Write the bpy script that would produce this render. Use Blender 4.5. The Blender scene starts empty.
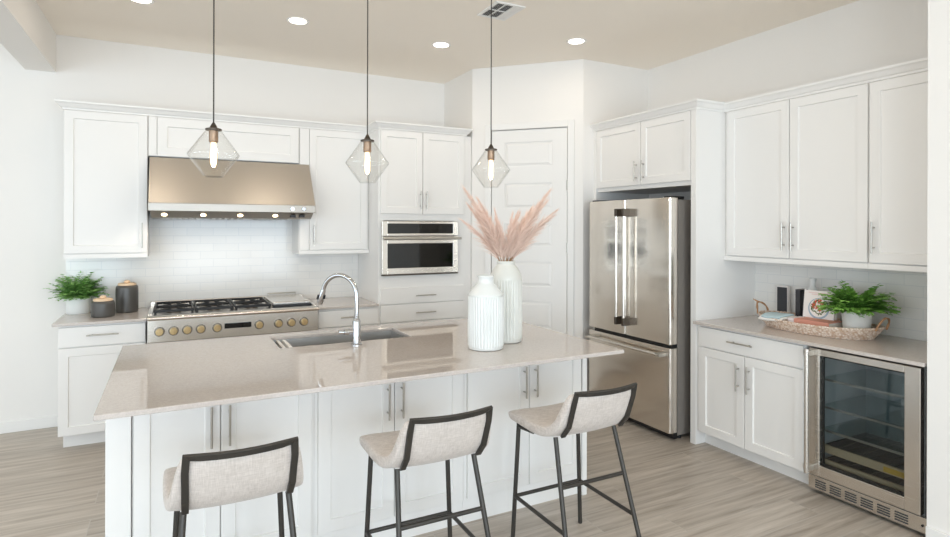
import bpy, bmesh, math, random
from mathutils import Vector, Matrix

S = bpy.context.scene
COL = S.collection
PI = math.pi

# ------------------------------------------------------------------ camera, light, exposure
YAW, HEYE, ROLL = 0.4795, 1.53, 0.0025
fw = Vector((math.sin(YAW), math.cos(YAW), 0))
r0 = Vector((math.cos(YAW), -math.sin(YAW), 0)); u0 = Vector((0, 0, 1))
rt = r0 * math.cos(ROLL) + u0 * math.sin(ROLL); up = u0 * math.cos(ROLL) - r0 * math.sin(ROLL)
cd = bpy.data.cameras.new('camera'); cam = bpy.data.objects.new('camera', cd); COL.objects.link(cam)
cam.matrix_world = Matrix(((rt.x, up.x, -fw.x, 0), (rt.y, up.y, -fw.y, 0), (rt.z, up.z, -fw.z, HEYE), (0, 0, 0, 1)))
cd.sensor_fit = 'HORIZONTAL'; cd.sensor_width = 36; cd.lens = 580 / 950 * 36
cd.shift_y = -(268.5 - 227.0) / 950
cd.clip_start = 0.02
S.camera = cam

w = bpy.data.worlds.new('world'); S.world = w; w.use_nodes = True
bg = w.node_tree.nodes['Background']; bg.inputs[0].default_value = (0.86, 0.93, 1.0, 1); bg.inputs[1].default_value = 1.0

S.view_settings.view_transform = 'Standard'; S.view_settings.look = 'None'
S.view_settings.exposure = -0.84; S.view_settings.gamma = 1.0; S.view_settings.use_curve_mapping = False
S.cycles.use_denoising = True
S.cycles.max_bounces = 10; S.cycles.diffuse_bounces = 6; S.cycles.glossy_bounces = 5
S.cycles.transparent_max_bounces = 16; S.cycles.sample_clamp_indirect = 6.0
S.cycles.caustics_reflective = False; S.cycles.caustics_refractive = False

def area(name, loc, rot, sx, sy, power, color):
    l = bpy.data.lights.new(name, 'AREA'); l.shape = 'RECTANGLE'; l.size = sx; l.size_y = sy
    l.energy = power; l.color = color
    o = bpy.data.objects.new(name, l); COL.objects.link(o); o.location = loc; o.rotation_euler = rot
    return o
DAY = (0.735, 0.875, 1.0)
# daylight through the windows of the great room on the left and the sliding doors behind
LEFT_WINDOWS = [(-2.2, 1.9), (0.2, 1.9), (2.6, 1.9)]
REAR_WINDOWS = [(-2.2, 2.6), (1.2, 2.6)]
for yc, wd in LEFT_WINDOWS:
    area('window_daylight', (-4.55, yc, 1.5), (0, -PI / 2, 0), 2.1, wd, 70, DAY)
for xc, wd in REAR_WINDOWS:
    area('window_daylight', (xc, -3.55, 1.3), (PI / 2, 0, 0), wd, 2.3, 225, DAY)
CAN_POWER, CAN_COLOR = 3.2, (1.0, 0.86, 0.70)
CAN_SPOTS = [(-0.19, 4.30), (0.78, 4.23), (1.90, 4.25), (2.80, 3.67), (-0.3, 2.0), (0.9, 1.6), (2.55, 2.1), (2.4, 0.6), (0.9, -0.4), (-0.3, -0.4)]

# ------------------------------------------------------------------ dimensions
YB, XR, ZC = 5.40, 3.90, 2.99          # back wall, right wall, ceiling
YF, YU, XF, XU = 4.787, 5.064, 3.288, 3.569   # cabinet faces
ZT = 0.873                              # counter top
PY = 2.908                              # kitchen side of the refrigerator surround
XN, YN = 3.252, 1.487                   # corner of the near right wall

# ------------------------------------------------------------------ materials
def lin(c):
    return tuple(((v / 255) / 12.92 if v / 255 <= .04045 else ((v / 255 + .055) / 1.055) ** 2.4) for v in c) + (1.0,)
def mat(name, rgb, rough=.5, metal=0., spec=.5, coat=0., bump=0., bscale=40., var=0., vscale=4., stretch=None, emit=None, estr=0., sheen=0.):
    m = bpy.data.materials.new(name); m.use_nodes = True
    nt = m.node_tree; b = nt.nodes['Principled BSDF']
    c = lin(rgb)
    b.inputs['Base Color'].default_value = c; b.inputs['Roughness'].default_value = rough
    b.inputs['Metallic'].default_value = metal; b.inputs['Specular IOR Level'].default_value = spec
    b.inputs['Coat Weight'].default_value = coat
    if sheen: b.inputs['Sheen Weight'].default_value = sheen
    if emit: b.inputs['Emission Color'].default_value = lin(emit); b.inputs['Emission Strength'].default_value = estr
    tc = nt.nodes.new('ShaderNodeTexCoord'); mp = nt.nodes.new('ShaderNodeMapping')
    nt.links.new(tc.outputs['Object'], mp.inputs[0])
    if stretch: mp.inputs['Scale'].default_value = stretch
    if var:
        n = nt.nodes.new('ShaderNodeTexNoise'); n.inputs['Scale'].default_value = vscale; n.inputs['Detail'].default_value = 4
        nt.links.new(mp.outputs[0], n.inputs[0])
        mx = nt.nodes.new('ShaderNodeMix'); mx.data_type = 'RGBA'
        mx.inputs[6].default_value = tuple(v * (1 - var) for v in c[:3]) + (1,); mx.inputs[7].default_value = tuple(min(1, v * (1 + var)) for v in c[:3]) + (1,)
        nt.links.new(n.outputs[0], mx.inputs[0]); nt.links.new(mx.outputs[2], b.inputs['Base Color'])
    if bump:
        n2 = nt.nodes.new('ShaderNodeTexNoise'); n2.inputs['Scale'].default_value = bscale; n2.inputs['Detail'].default_value = 3
        nt.links.new(mp.outputs[0], n2.inputs[0])
        bp = nt.nodes.new('ShaderNodeBump'); bp.inputs['Strength'].default_value = bump; bp.inputs['Distance'].default_value = .002
        nt.links.new(n2.outputs[0], bp.inputs['Height']); nt.links.new(bp.outputs[0], b.inputs['Normal'])
    return m

M = {}
M['wall'] = mat('wall_paint', (239, 236, 232), .75, bump=.06, bscale=160)
M['ceiling'] = mat('ceiling_paint', (250, 242, 231), .85, bump=.08, bscale=140)
M['cab'] = mat('cabinet_white_lacquer', (238, 236, 233), .38)
M['trimw'] = mat('trim_white_paint', (239, 237, 234), .4)
M['dark_gap'] = mat('shadow_gap_dark', (60, 58, 55), .8)
M['nickel'] = mat('brushed_nickel', (186, 182, 175), .28, 1.)
M['chrome'] = mat('polished_chrome', (192, 193, 195), .07, 1.)
M['basin'] = mat('satin_steel_basin', (188, 186, 183), .38, 1.)
M['knobring'] = mat('dark_chrome_bezel', (150, 146, 140), .25, 1.)
M['bronze'] = mat('warm_bronze_socket', (150, 126, 106), .35, .9)
M['iron'] = mat('cast_iron_black', (28, 28, 30), .5, .2)
M['black'] = mat('black_plastic', (20, 20, 22), .4)
M['blackglass'] = mat('black_glass', (14, 13, 12), .05, 0., .6)
M['pewter'] = mat('dark_pewter', (92, 84, 76), .35, .9)
M['cord'] = mat('dark_cord', (58, 52, 48), .6)
M['stoolmetal'] = mat('dark_bronze_metal', (66, 63, 59), .42, .5)
M['vase'] = mat('white_glazed_ceramic', (226, 228, 226), .25, var=.03, vscale=9, coat=.3)
M['vase2'] = mat('cream_glazed_ceramic', (218, 218, 212), .32, var=.07, vscale=14, coat=.2)
M['matwhite'] = mat('matt_white_ceramic', (235, 235, 234), .55)
M['stonepot'] = mat('mottled_white_stone', (222, 219, 216), .7, var=.10, vscale=18)
M['fridgeside'] = mat('grey_enamel', (150, 143, 136), .4, .3)
M['char'] = mat('charcoal_ceramic', (78, 76, 73), .32, var=.05, vscale=10)
M['wood'] = mat('pale_wood', (236, 206, 172), .5, var=.12, vscale=3, stretch=(6, 30, 30))
M['branch'] = mat('natural_branch', (170, 128, 92), .6, var=.2, vscale=20)
M['pampas'] = mat('dried_blush_plume', (240, 216, 202), .9, var=.10, vscale=12, sheen=.3)
M['leaf'] = mat('fern_green', (132, 182, 84), .5, var=.35, vscale=16)
M['leafdark'] = mat('fern_deep_green', (140, 188, 104), .5, var=.35, vscale=16)
M['stemg'] = mat('plant_stem', (70, 96, 44), .6)
M['soil'] = mat('potting_soil', (58, 44, 34), .95, bump=.6, bscale=90)
M['terracotta'] = mat('terracotta_cloth_cover', (224, 158, 138), .7, var=.06, vscale=30)
M['paper'] = mat('page_paper', (238, 232, 222), .8)
M['coverwhite'] = mat('book_cover_white', (240, 234, 230), .45)
M['palepink'] = mat('faded_pink_print', (232, 200, 196), .5)
M['spine'] = mat('charcoal_cloth', (62, 62, 66), .7)
M['blue'] = mat('pale_blue_linen', (184, 204, 210), .9, var=.05, vscale=60)
M['linen'] = mat('cream_linen', (236, 232, 226), .9, var=.04, vscale=60)
M['blush'] = mat('blush_white_linen', (232, 222, 222), .9, var=.04, vscale=60)
M['red'] = mat('salad_red', (206, 92, 66), .6, var=.3, vscale=60)
M['salad'] = mat('salad_green', (92, 112, 58), .6, var=.4, vscale=60)
M['bowlblue'] = mat('bowl_blue_grey', (158, 178, 194), .4)
M['greygreen'] = mat('grey_green_glaze', (150, 156, 150), .35)
M['brass'] = mat('brass_knob_face', (212, 188, 144), .3, 1.)
M['woodrack'] = mat('wine_rack_wood', (196, 172, 138), .5, var=.12, vscale=4, stretch=(4, 1, 40))
M['amber'] = mat('amber_label', (214, 170, 52), .6)
M['interior'] = mat('cooler_liner', (190, 195, 196), .5)
M['lampwhite'] = mat('lamp_diffuser', (255, 250, 240), .4, emit=(255, 240, 218), estr=14.)
M['bulb'] = mat('warm_bulb', (255, 236, 205), .3, emit=(255, 214, 160), estr=3.2)
M['hoodbulb'] = mat('hood_lamp_lens', (255, 240, 215), .3, emit=(255, 226, 180), estr=14.)
M['ventdark'] = mat('vent_shadow', (70, 70, 70), .8)
M['doorpaint'] = mat('door_white_paint', (238, 236, 233), .42)

def fabric():
    m = mat('oatmeal_linen_weave', (214, 205, 197), .92, sheen=.25); nt = m.node_tree; b = nt.nodes['Principled BSDF']
    tc = nt.nodes.new('ShaderNodeTexCoord'); outs = []
    for sc in ((30, 60, 420), (420, 60, 28), (9, 9, 9)):
        mp = nt.nodes.new('ShaderNodeMapping'); mp.inputs['Scale'].default_value = sc
        n = nt.nodes.new('ShaderNodeTexNoise'); n.inputs['Scale'].default_value = 1; n.inputs['Detail'].default_value = 2
        nt.links.new(tc.outputs['Object'], mp.inputs[0]); nt.links.new(mp.outputs[0], n.inputs[0]); outs.append(n)
    a = nt.nodes.new('ShaderNodeMath'); a.operation = 'ADD'; nt.links.new(outs[0].outputs[0], a.inputs[0]); nt.links.new(outs[1].outputs[0], a.inputs[1])
    a2 = nt.nodes.new('ShaderNodeMath'); a2.operation = 'MULTIPLY_ADD'; a2.inputs[1].default_value = .35; nt.links.new(outs[2].outputs[0], a2.inputs[0]); nt.links.new(a.outputs[0], a2.inputs[2])
    rp = nt.nodes.new('ShaderNodeValToRGB'); mr = nt.nodes.new('ShaderNodeMapRange'); mr.inputs[1].default_value = .82; mr.inputs[2].default_value = 1.55
    nt.links.new(a2.outputs[0], mr.inputs[0]); nt.links.new(mr.outputs[0], rp.inputs[0])
    rp.color_ramp.elements[0].color = lin((188, 178, 170)); rp.color_ramp.elements[1].color = lin((218, 209, 202))
    nt.links.new(rp.outputs[0], b.inputs['Base Color'])
    bp = nt.nodes.new('ShaderNodeBump'); bp.inputs['Strength'].default_value = .3; bp.inputs['Distance'].default_value = .002
    nt.links.new(a.outputs[0], bp.inputs['Height']); nt.links.new(bp.outputs[0], b.inputs['Normal'])
    return m
M['fabric'] = fabric()

def steel(name, rgb, rough, axis):
    m = mat(name, rgb, rough, 1.)
    nt = m.node_tree; b = nt.nodes['Principled BSDF']
    tc = nt.nodes.new('ShaderNodeTexCoord'); mp = nt.nodes.new('ShaderNodeMapping'); mp.inputs['Scale'].default_value = axis
    n = nt.nodes.new('ShaderNodeTexNoise'); n.inputs['Scale'].default_value = 1; n.inputs['Detail'].default_value = 2
    nt.links.new(tc.outputs['Object'], mp.inputs[0]); nt.links.new(mp.outputs[0], n.inputs[0])
    mr = nt.nodes.new('ShaderNodeMapRange'); mr.inputs[3].default_value = rough - .05; mr.inputs[4].default_value = rough + .07
    nt.links.new(n.outputs[0], mr.inputs[0]); nt.links.new(mr.outputs[0], b.inputs['Roughness'])
    bp = nt.nodes.new('ShaderNodeBump'); bp.inputs['Strength'].default_value = .03; bp.inputs['Distance'].default_value = .001
    nt.links.new(n.outputs[0], bp.inputs['Height']); nt.links.new(bp.outputs[0], b.inputs['Normal'])
    return m
M['steel'] = steel('stainless_steel', (222, 216, 208), .24, (3, 3, 600))
M['steelh'] = steel('brushed_stainless_hood', (198, 191, 182), .40, (4, 4, 500))
M['steelrim'] = steel('brushed_stainless_rim', (172, 167, 160), .42, (4, 4, 500))
M['steelf'] = steel('brushed_stainless_fridge', (228, 221, 212), .17, (3, 6, 260))
def wavy(m):
    nt = m.node_tree; b = nt.nodes['Principled BSDF']; old = b.inputs['Normal'].links[0].from_socket
    tc = nt.nodes.new('ShaderNodeTexCoord'); mp = nt.nodes.new('ShaderNodeMapping'); mp.inputs['Scale'].default_value = (.5, 1.2, 6)
    n = nt.nodes.new('ShaderNodeTexNoise'); n.inputs['Scale'].default_value = 1; n.inputs['Detail'].default_value = 1
    nt.links.new(tc.outputs['Object'], mp.inputs[0]); nt.links.new(mp.outputs[0], n.inputs[0])
    bp = nt.nodes.new('ShaderNodeBump'); bp.inputs['Strength'].default_value = 1; bp.inputs['Distance'].default_value = .006
    nt.links.new(n.outputs[0], bp.inputs['Height']); nt.links.new(old, bp.inputs['Normal']); nt.links.new(bp.outputs[0], b.inputs['Normal'])
wavy(M['steelf'])

def glass(name, tint=(1, 1, 1), ior=1.5, rough=0.0, base=0.0, reflect=1.0):
    m = bpy.data.materials.new(name); m.use_nodes = True; nt = m.node_tree
    nt.nodes.clear()
    out = nt.nodes.new('ShaderNodeOutputMaterial'); mix = nt.nodes.new('ShaderNodeMixShader')
    tr = nt.nodes.new('ShaderNodeBsdfTransparent'); gl = nt.nodes.new('ShaderNodeBsdfGlossy')
    tr.inputs[0].default_value = tint + (1,); gl.inputs['Roughness'].default_value = rough
    fr = nt.nodes.new('ShaderNodeFresnel'); fr.inputs[0].default_value = ior
    ma = nt.nodes.new('ShaderNodeMath'); ma.operation = 'MULTIPLY_ADD'; ma.inputs[1].default_value = reflect; ma.inputs[2].default_value = base; ma.use_clamp = True
    ge = nt.nodes.new('ShaderNodeNewGeometry'); mr = nt.nodes.new('ShaderNodeMapRange')
    mr.inputs[3].default_value = ior; mr.inputs[4].default_value = 1 / ior
    nt.links.new(ge.outputs['Backfacing'], mr.inputs[0]); nt.links.new(mr.outputs[0], fr.inputs[0])
    nt.links.new(fr.outputs[0], ma.inputs[0]); nt.links.new(ma.outputs[0], mix.inputs[0])
    nt.links.new(tr.outputs[0], mix.inputs[1]); nt.links.new(gl.outputs[0], mix.inputs[2])
    nt.links.new(mix.outputs[0], out.inputs[0])
    return m
M['glass'] = glass('clear_glass', (.995, .995, .99), 1.5, base=.012, reflect=.9)
M['coolglass'] = glass('cooler_door_glass', (.74, .77, .775), 1.5)
M['shelfglass'] = glass('shelf_glass', (.85, .92, .92), 1.5)

def quartz():
    m = mat('greige_quartz', (196, 186, 177), .035, spec=.75)
    nt = m.node_tree; b = nt.nodes['Principled BSDF']
    tc = nt.nodes.new('ShaderNodeTexCoord')
    v = nt.nodes.new('ShaderNodeTexVoronoi'); v.inputs['Scale'].default_value = 260
    n = nt.nodes.new('ShaderNodeTexNoise'); n.inputs['Scale'].default_value = 90; n.inputs['Detail'].default_value = 6
    nt.links.new(tc.outputs['Object'], v.inputs[0]); nt.links.new(tc.outputs['Object'], n.inputs[0])
    rp = nt.nodes.new('ShaderNodeValToRGB')
    rp.color_ramp.elements[0].position = .25; rp.color_ramp.elements[0].color = lin((190, 181, 174))
    rp.color_ramp.elements[1].position = .72; rp.color_ramp.elements[1].color = lin((206, 197, 191))
    ad = nt.nodes.new('ShaderNodeMath'); ad.operation = 'MULTIPLY_ADD'; ad.inputs[1].default_value = .35; 
    bw = nt.nodes.new('ShaderNodeRGBToBW'); nt.links.new(v.outputs['Color'], bw.inputs[0])
    nt.links.new(bw.outputs[0], ad.inputs[0]); sc = nt.nodes.new('ShaderNodeMath'); sc.operation = 'MULTIPLY'; sc.inputs[1].default_value = .7
    nt.links.new(n.outputs[0], sc.inputs[0]); nt.links.new(sc.outputs[0], ad.inputs[2])
    nt.links.new(ad.outputs[0], rp.inputs[0]); nt.links.new(rp.outputs[0], b.inputs['Base Color'])
    return m
M['quartz'] = quartz()

def tile_mat(name, rgb, grout, bw, bh, mort, axes, rough=.12, bump=.25):
    m = mat(name, rgb, rough)
    nt = m.node_tree; b = nt.nodes['Principled BSDF']
    tc = nt.nodes.new('ShaderNodeTexCoord'); sp = nt.nodes.new('ShaderNodeSeparateXYZ'); cb = nt.nodes.new('ShaderNodeCombineXYZ')
    nt.links.new(tc.outputs['Object'], sp.inputs[0])
    nt.links.new(sp.outputs[axes[0]], cb.inputs[0]); nt.links.new(sp.outputs[axes[1]], cb.inputs[1])
    bk = nt.nodes.new('ShaderNodeTexBrick'); nt.links.new(cb.outputs[0], bk.inputs[0])
    bk.inputs['Scale'].default_value = 1; bk.inputs['Brick Width'].default_value = bw; bk.inputs['Row Height'].default_value = bh
    bk.inputs['Mortar Size'].default_value = mort; bk.inputs['Mortar Smooth'].default_value = .3
    c = lin(rgb)
    bk.inputs['Color1'].default_value = c; bk.inputs['Color2'].default_value = tuple(v * .97 for v in c[:3]) + (1,); bk.inputs['Mortar'].default_value = lin(grout)
    nt.links.new(bk.outputs[0], b.inputs['Base Color'])
    bp = nt.nodes.new('ShaderNodeBump'); bp.inputs['Strength'].default_value = bump; bp.inputs['Distance'].default_value = .002; bp.invert = True
    nt.links.new(bk.outputs['Fac'], bp.inputs['Height']); nt.links.new(bp.outputs[0], b.inputs['Normal'])
    return m
M['tile_back'] = tile_mat('subway_tile_back', (238, 236, 232), (224, 224, 223), .20, .066, .002, (0, 2))
M['tile_right'] = tile_mat('subway_tile_right', (238, 236, 232), (224, 224, 223), .20, .066, .002, (1, 2))

def floor_mat():
    m = mat('wood_look_porcelain_plank', (170, 158, 146), .38)
    nt = m.node_tree; b = nt.nodes['Principled BSDF']
    tc = nt.nodes.new('ShaderNodeTexCoord')
    bk = nt.nodes.new('ShaderNodeTexBrick'); nt.links.new(tc.outputs['Object'], bk.inputs[0])
    bk.offset = .33; bk.offset_frequency = 2
    bk.inputs['Scale'].default_value = 1; bk.inputs['Brick Width'].default_value = 1.15; bk.inputs['Row Height'].default_value = .19
    bk.inputs['Mortar Size'].default_value = .0022; bk.inputs['Mortar Smooth'].default_value = .1; bk.inputs['Bias'].default_value = 0
    bk.inputs['Color1'].default_value = (0, 0, 0, 1); bk.inputs['Color2'].default_value = (1, 1, 1, 1); bk.inputs['Mortar'].default_value = (.5, .5, .5, 1)
    # grain: noise stretched along the plank, shifted by plank
    mp = nt.nodes.new('ShaderNodeMapping'); mp.inputs['Scale'].default_value = (1.1, 17, 1)
    nt.links.new(tc.outputs['Object'], mp.inputs[0])
    sh = nt.nodes.new('ShaderNodeVectorMath'); sh.operation = 'MULTIPLY_ADD'
    sh.inputs[1].default_value = (7, 3, 5)
    nt.links.new(bk.outputs['Color'], sh.inputs[0]); nt.links.new(mp.outputs[0], sh.inputs[2])
    n = nt.nodes.new('ShaderNodeTexNoise'); n.inputs['Scale'].default_value = 1.6; n.inputs['Detail'].default_value = 8; n.inputs['Roughness'].default_value = .62; n.inputs['Distortion'].default_value = .35
    nt.links.new(sh.outputs[0], n.inputs[0])
    rp = nt.nodes.new('ShaderNodeValToRGB'); cr = rp.color_ramp
    cr.elements[0].position = .28; cr.elements[0].color = lin((150, 138, 125))
    cr.elements[1].position = .74; cr.elements[1].color = lin((207, 197, 186))
    e = cr.elements.new(.5); e.color = lin((182, 171, 159))
    nt.links.new(n.outputs[0], rp.inputs[0])
    hs = nt.nodes.new('ShaderNodeHueSaturation'); mr = nt.nodes.new('ShaderNodeMapRange'); mr.inputs[3].default_value = .90; mr.inputs[4].default_value = 1.08
    nt.links.new(bk.outputs['Color'], mr.inputs[0]); nt.links.new(mr.outputs[0], hs.inputs['Value']); nt.links.new(rp.outputs[0], hs.inputs['Color'])
    mx = nt.nodes.new('ShaderNodeMix'); mx.data_type = 'RGBA'; mx.inputs[7].default_value = lin((188, 181, 172))
    nt.links.new(bk.outputs['Fac'], mx.inputs[0]); nt.links.new(hs.outputs[0], mx.inputs[6]); nt.links.new(mx.outputs[2], b.inputs['Base Color'])
    bp = nt.nodes.new('ShaderNodeBump'); bp.inputs['Strength'].default_value = .15; bp.inputs['Distance'].default_value = .002; bp.invert = True
    nt.links.new(bk.outputs['Fac'], bp.inputs['Height']); nt.links.new(bp.outputs[0], b.inputs['Normal'])
    return m
M['floor'] = floor_mat()

def weave_mat():
    m = mat('seagrass_weave', (214, 190, 168), .8)
    nt = m.node_tree; b = nt.nodes['Principled BSDF']
    tc = nt.nodes.new('ShaderNodeTexCoord')
    v = nt.nodes.new('ShaderNodeTexVoronoi'); v.inputs['Scale'].default_value = 75
    nt.links.new(tc.outputs['Object'], v.inputs[0])
    rp = nt.nodes.new('ShaderNodeValToRGB')
    rp.color_ramp.elements[0].position = .15; rp.color_ramp.elements[0].color = lin((240, 228, 216))
    rp.color_ramp.elements[1].position = .75; rp.color_ramp.elements[1].color = lin((198, 168, 144))
    nt.links.new(v.outputs['Distance'], rp.inputs[0]); nt.links.new(rp.outputs[0], b.inputs['Base Color'])
    return m
M['weave'] = weave_mat()

# ------------------------------------------------------------------ mesh helper
class MB:
    def __init__(s): s.b = bmesh.new()
    def faces(s, vs, fs):
        v = [s.b.verts.new(p) for p in vs]
        for f in fs:
            try: s.b.faces.new([v[i] for i in f])
            except ValueError: pass
        return s
    def box(s, x0, x1, y0, y1, z0, z1):
        if x0 > x1: x0, x1 = x1, x0
        if y0 > y1: y0, y1 = y1, y0
        if z0 > z1: z0, z1 = z1, z0
        return s.faces([(x0, y0, z0), (x1, y0, z0), (x1, y1, z0), (x0, y1, z0), (x0, y0, z1), (x1, y0, z1), (x1, y1, z1), (x0, y1, z1)],
                [(3, 2, 1, 0), (4, 5, 6, 7), (0, 1, 5, 4), (1, 2, 6, 5), (2, 3, 7, 6), (3, 0, 4, 7)])
    def fbox(s, F, u0, u1, v0, v1, d0, d1):
        return s.box(u0, u1, d0, d1, v0, v1) if F == 'y' else s.box(d0, d1, u0, u1, v0, v1)
    def tube(s, pts, r, seg=12, cap=True, closed=False, rot=0., up=None):
        pts = [Vector(p) for p in pts]; n = len(pts)
        rr = r if isinstance(r, (list, tuple)) else [r] * n
        rings = []; prev = None
        for i, p in enumerate(pts):
            a = pts[(i - 1) % n] if (closed or i > 0) else p
            b = pts[(i + 1) % n] if (closed or i < n - 1) else p
            t = (b - a).normalized()
            if prev is None:
                ref = Vector(up) if up else (Vector((0, 0, 1)) if abs(t.z) < .9 else Vector((1, 0, 0)))
                nx = (ref - t * ref.dot(t)).normalized()
            else:
                nx = (prev - t * prev.dot(t)).normalized()
            prev = nx; ny = t.cross(nx)
            rings.append([s.b.verts.new(p + (nx * math.cos(2 * PI * k / seg + rot) + ny * math.sin(2 * PI * k / seg + rot)) * rr[i]) for k in range(seg)])
        m = n if closed else n - 1
        for i in range(m):
            A, B = rings[i], rings[(i + 1) % n]
            for k in range(seg):
                s.b.faces.new((A[k], A[(k + 1) % seg], B[(k + 1) % seg], B[k]))
        if cap and not closed:
            s.b.faces.new(rings[0][::-1]); s.b.faces.new(rings[-1])
        return s
    def cyl(s, a, b, r, seg=16, r2=None):
        return s.tube([a, b], [r, r if r2 is None else r2], seg)
    def lathe(s, c, prof, seg=32, rib=None, axis='z', cap0=True, cap1=True):
        rings = []
        for (r, h) in prof:
            ring = []
            for k in range(seg):
                a = 2 * PI * k / seg
                q = r * rib(a, h) if rib else r
                x, y = q * math.cos(a), q * math.sin(a)
                if axis == 'z': p = (c[0] + x, c[1] + y, c[2] + h)
                elif axis == 'y': p = (c[0] + x, c[1] + h, c[2] + y)
                else: p = (c[0] + h, c[1] + x, c[2] + y)
                ring.append(s.b.verts.new(p))
            rings.append(ring)
        for A, B in zip(rings, rings[1:]):
            for k in range(seg):
                s.b.faces.new((A[k], A[(k + 1) % seg], B[(k + 1) % seg], B[k]))
        if cap0: s.b.faces.new(rings[0][::-1])
        if cap1: s.b.faces.new(rings[-1])
        return s
    def prism(s, poly, axis, a, b):
        def P(p, h):
            return {'x': (h, p[0], p[1]), 'y': (p[0], h, p[1]), 'z': (p[0], p[1], h)}[axis]
        n = len(poly)
        return s.faces([P(p, a) for p in poly] + [P(p, b) for p in poly],
                       [tuple(range(n))[::-1], tuple(range(n, 2 * n))] + [(i, (i + 1) % n, n + (i + 1) % n, n + i) for i in range(n)])
    def shaker(s, F, u0, u1, v0, v1, d, t=.02, fr=.056, rec=.009, bev=.004):
        P = (lambda u, v, q: (u, q, v)) if F == 'y' else (lambda u, v, q: (q, u, v))
        def ring(i, q): return [P(u0 + i, v0 + i, q), P(u1 - i, v0 + i, q), P(u1 - i, v1 - i, q), P(u0 + i, v1 - i, q)]
        e = .0015
        rs = [ring(0, d + t), ring(0, d + e), ring(e, d), ring(fr, d), ring(fr + bev, d + rec)]
        vs = [s.b.verts.new(p) for r in rs for p in r]
        for j in range(4):
            for k in range(4):
                s.b.faces.new((vs[j * 4 + k], vs[j * 4 + (k + 1) % 4], vs[j * 4 + 4 + (k + 1) % 4], vs[j * 4 + 4 + k]))
        s.b.faces.new(vs[16:20]); s.b.faces.new(vs[0:4][::-1])
        return s
    def slabdoor(s, F, u0, u1, v0, v1, d, t=.02, e=.002):
        P = (lambda u, v, q: (u, q, v)) if F == 'y' else (lambda u, v, q: (q, u, v))
        def ring(i, q): return [P(u0 + i, v0 + i, q), P(u1 - i, v0 + i, q), P(u1 - i, v1 - i, q), P(u0 + i, v1 - i, q)]
        rs = [ring(0, d + t), ring(0, d + e), ring(e, d)]
        vs = [s.b.verts.new(p) for r in rs for p in r]
        for j in range(2):
            for k in range(4):
                s.b.faces.new((vs[j * 4 + k], vs[j * 4 + (k + 1) % 4], vs[j * 4 + 4 + (k + 1) % 4], vs[j * 4 + 4 + k]))
        s.b.faces.new(vs[8:12]); s.b.faces.new(vs[0:4][::-1])
        return s
    def pull(s, F, u, v, d, L, vertical=True, r=.0048, off=.03):
        P = (lambda a, b, q: Vector((a, q, b))) if F == 'y' else (lambda a, b, q: Vector((q, a, b)))
        if vertical:
            s.cyl(P(u, v - L / 2, d - off), P(u, v + L / 2, d - off), r, 10)
            for k in (-1, 1): s.cyl(P(u, v + k * L * .32, d - off), P(u, v + k * L * .32, d), r * .85, 8)
        else:
            s.cyl(P(u - L / 2, v, d - off), P(u + L / 2, v, d - off), r, 10)
            for k in (-1, 1): s.cyl(P(u + k * L * .32, v, d - off), P(u + k * L * .32, v, d), r * .85, 8)
        return s

OFF = {}
def thing(name, label, cat, loc=(0, 0, 0), group=None, local=False, rz=0.):
    o = bpy.data.objects.new(name, None); COL.objects.link(o); o.location = loc; o.rotation_euler = (0, 0, rz)
    o.empty_display_size = .05
    o['label'] = label; o['category'] = cat
    if group: o['group'] = group
    OFF[o] = Vector((0, 0, 0)) if local else Vector(loc)
    return o
def obj(name, mb, m, parent=None, bevel=0., smooth=False, sub=0, seg=2, label=None):
    bm = mb.b
    bmesh.ops.recalc_face_normals(bm, faces=bm.faces)
    off = OFF[parent] if parent is not None else Vector((0, 0, 0))
    if off.length: bmesh.ops.translate(bm, verts=bm.verts, vec=-off)
    me = bpy.data.meshes.new(name); bm.to_mesh(me); bm.free()
    me.materials.append(M[m] if isinstance(m, str) else m)
    o = bpy.data.objects.new(name, me); COL.objects.link(o)
    if parent is not None: o.parent = parent
    OFF[o] = off
    if smooth:
        for p in me.polygons: p.use_smooth = True
        if smooth != 'full':
            try: me.set_sharp_from_angle(angle=math.radians(40))
            except Exception: pass
    if bevel:
        b = o.modifiers.new('bevel', 'BEVEL'); b.width = bevel; b.segments = seg; b.limit_method = 'ANGLE'; b.angle_limit = math.radians(40)
    if sub:
        sm = o.modifiers.new('subsurf', 'SUBSURF'); sm.levels = sub; sm.render_levels = sub
    if label: o['label'] = label
    return o
def tag(o, label, cat, group=None, kind=None):
    o['label'] = label; o['category'] = cat
    if group: o['group'] = group
    if kind: o['kind'] = kind
    return o
def struct(name, mb, m, parent=None, label=None, cat=None, bevel=0., smooth=False):
    o = obj(name, mb, m, parent, bevel=bevel, smooth=smooth)
    if parent is None:
        o['kind'] = 'structure'
        o['label'] = label; o['category'] = cat
    return o
def dup(root, loc, label=None):
    r = root.copy(); COL.objects.link(r); r.location = loc
    if label: r['label'] = label
    for ch in list(root.children):
        c = ch.copy(); COL.objects.link(c); c.parent = r
        for g in ch.children:
            d = g.copy(); COL.objects.link(d); d.parent = c
    return r

# ------------------------------------------------------------------ room shell
XL, YR = -4.6, -3.6
struct('floor', MB().box(XL, 4.2, YR, 5.6, -.1, 0), 'floor', label='grey-brown wood-look plank tile floor', cat='floor')
struct('ceiling', MB().box(XL, 4.2, YR, 5.6, ZC, ZC + .12), 'ceiling', label='flat warm white ceiling with recessed lights', cat='ceiling')
struct('wall_back', MB().box(XL, 2.45, YB, 5.6, 0, ZC), 'wall', label='white back wall behind the range hood', cat='wall')
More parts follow.
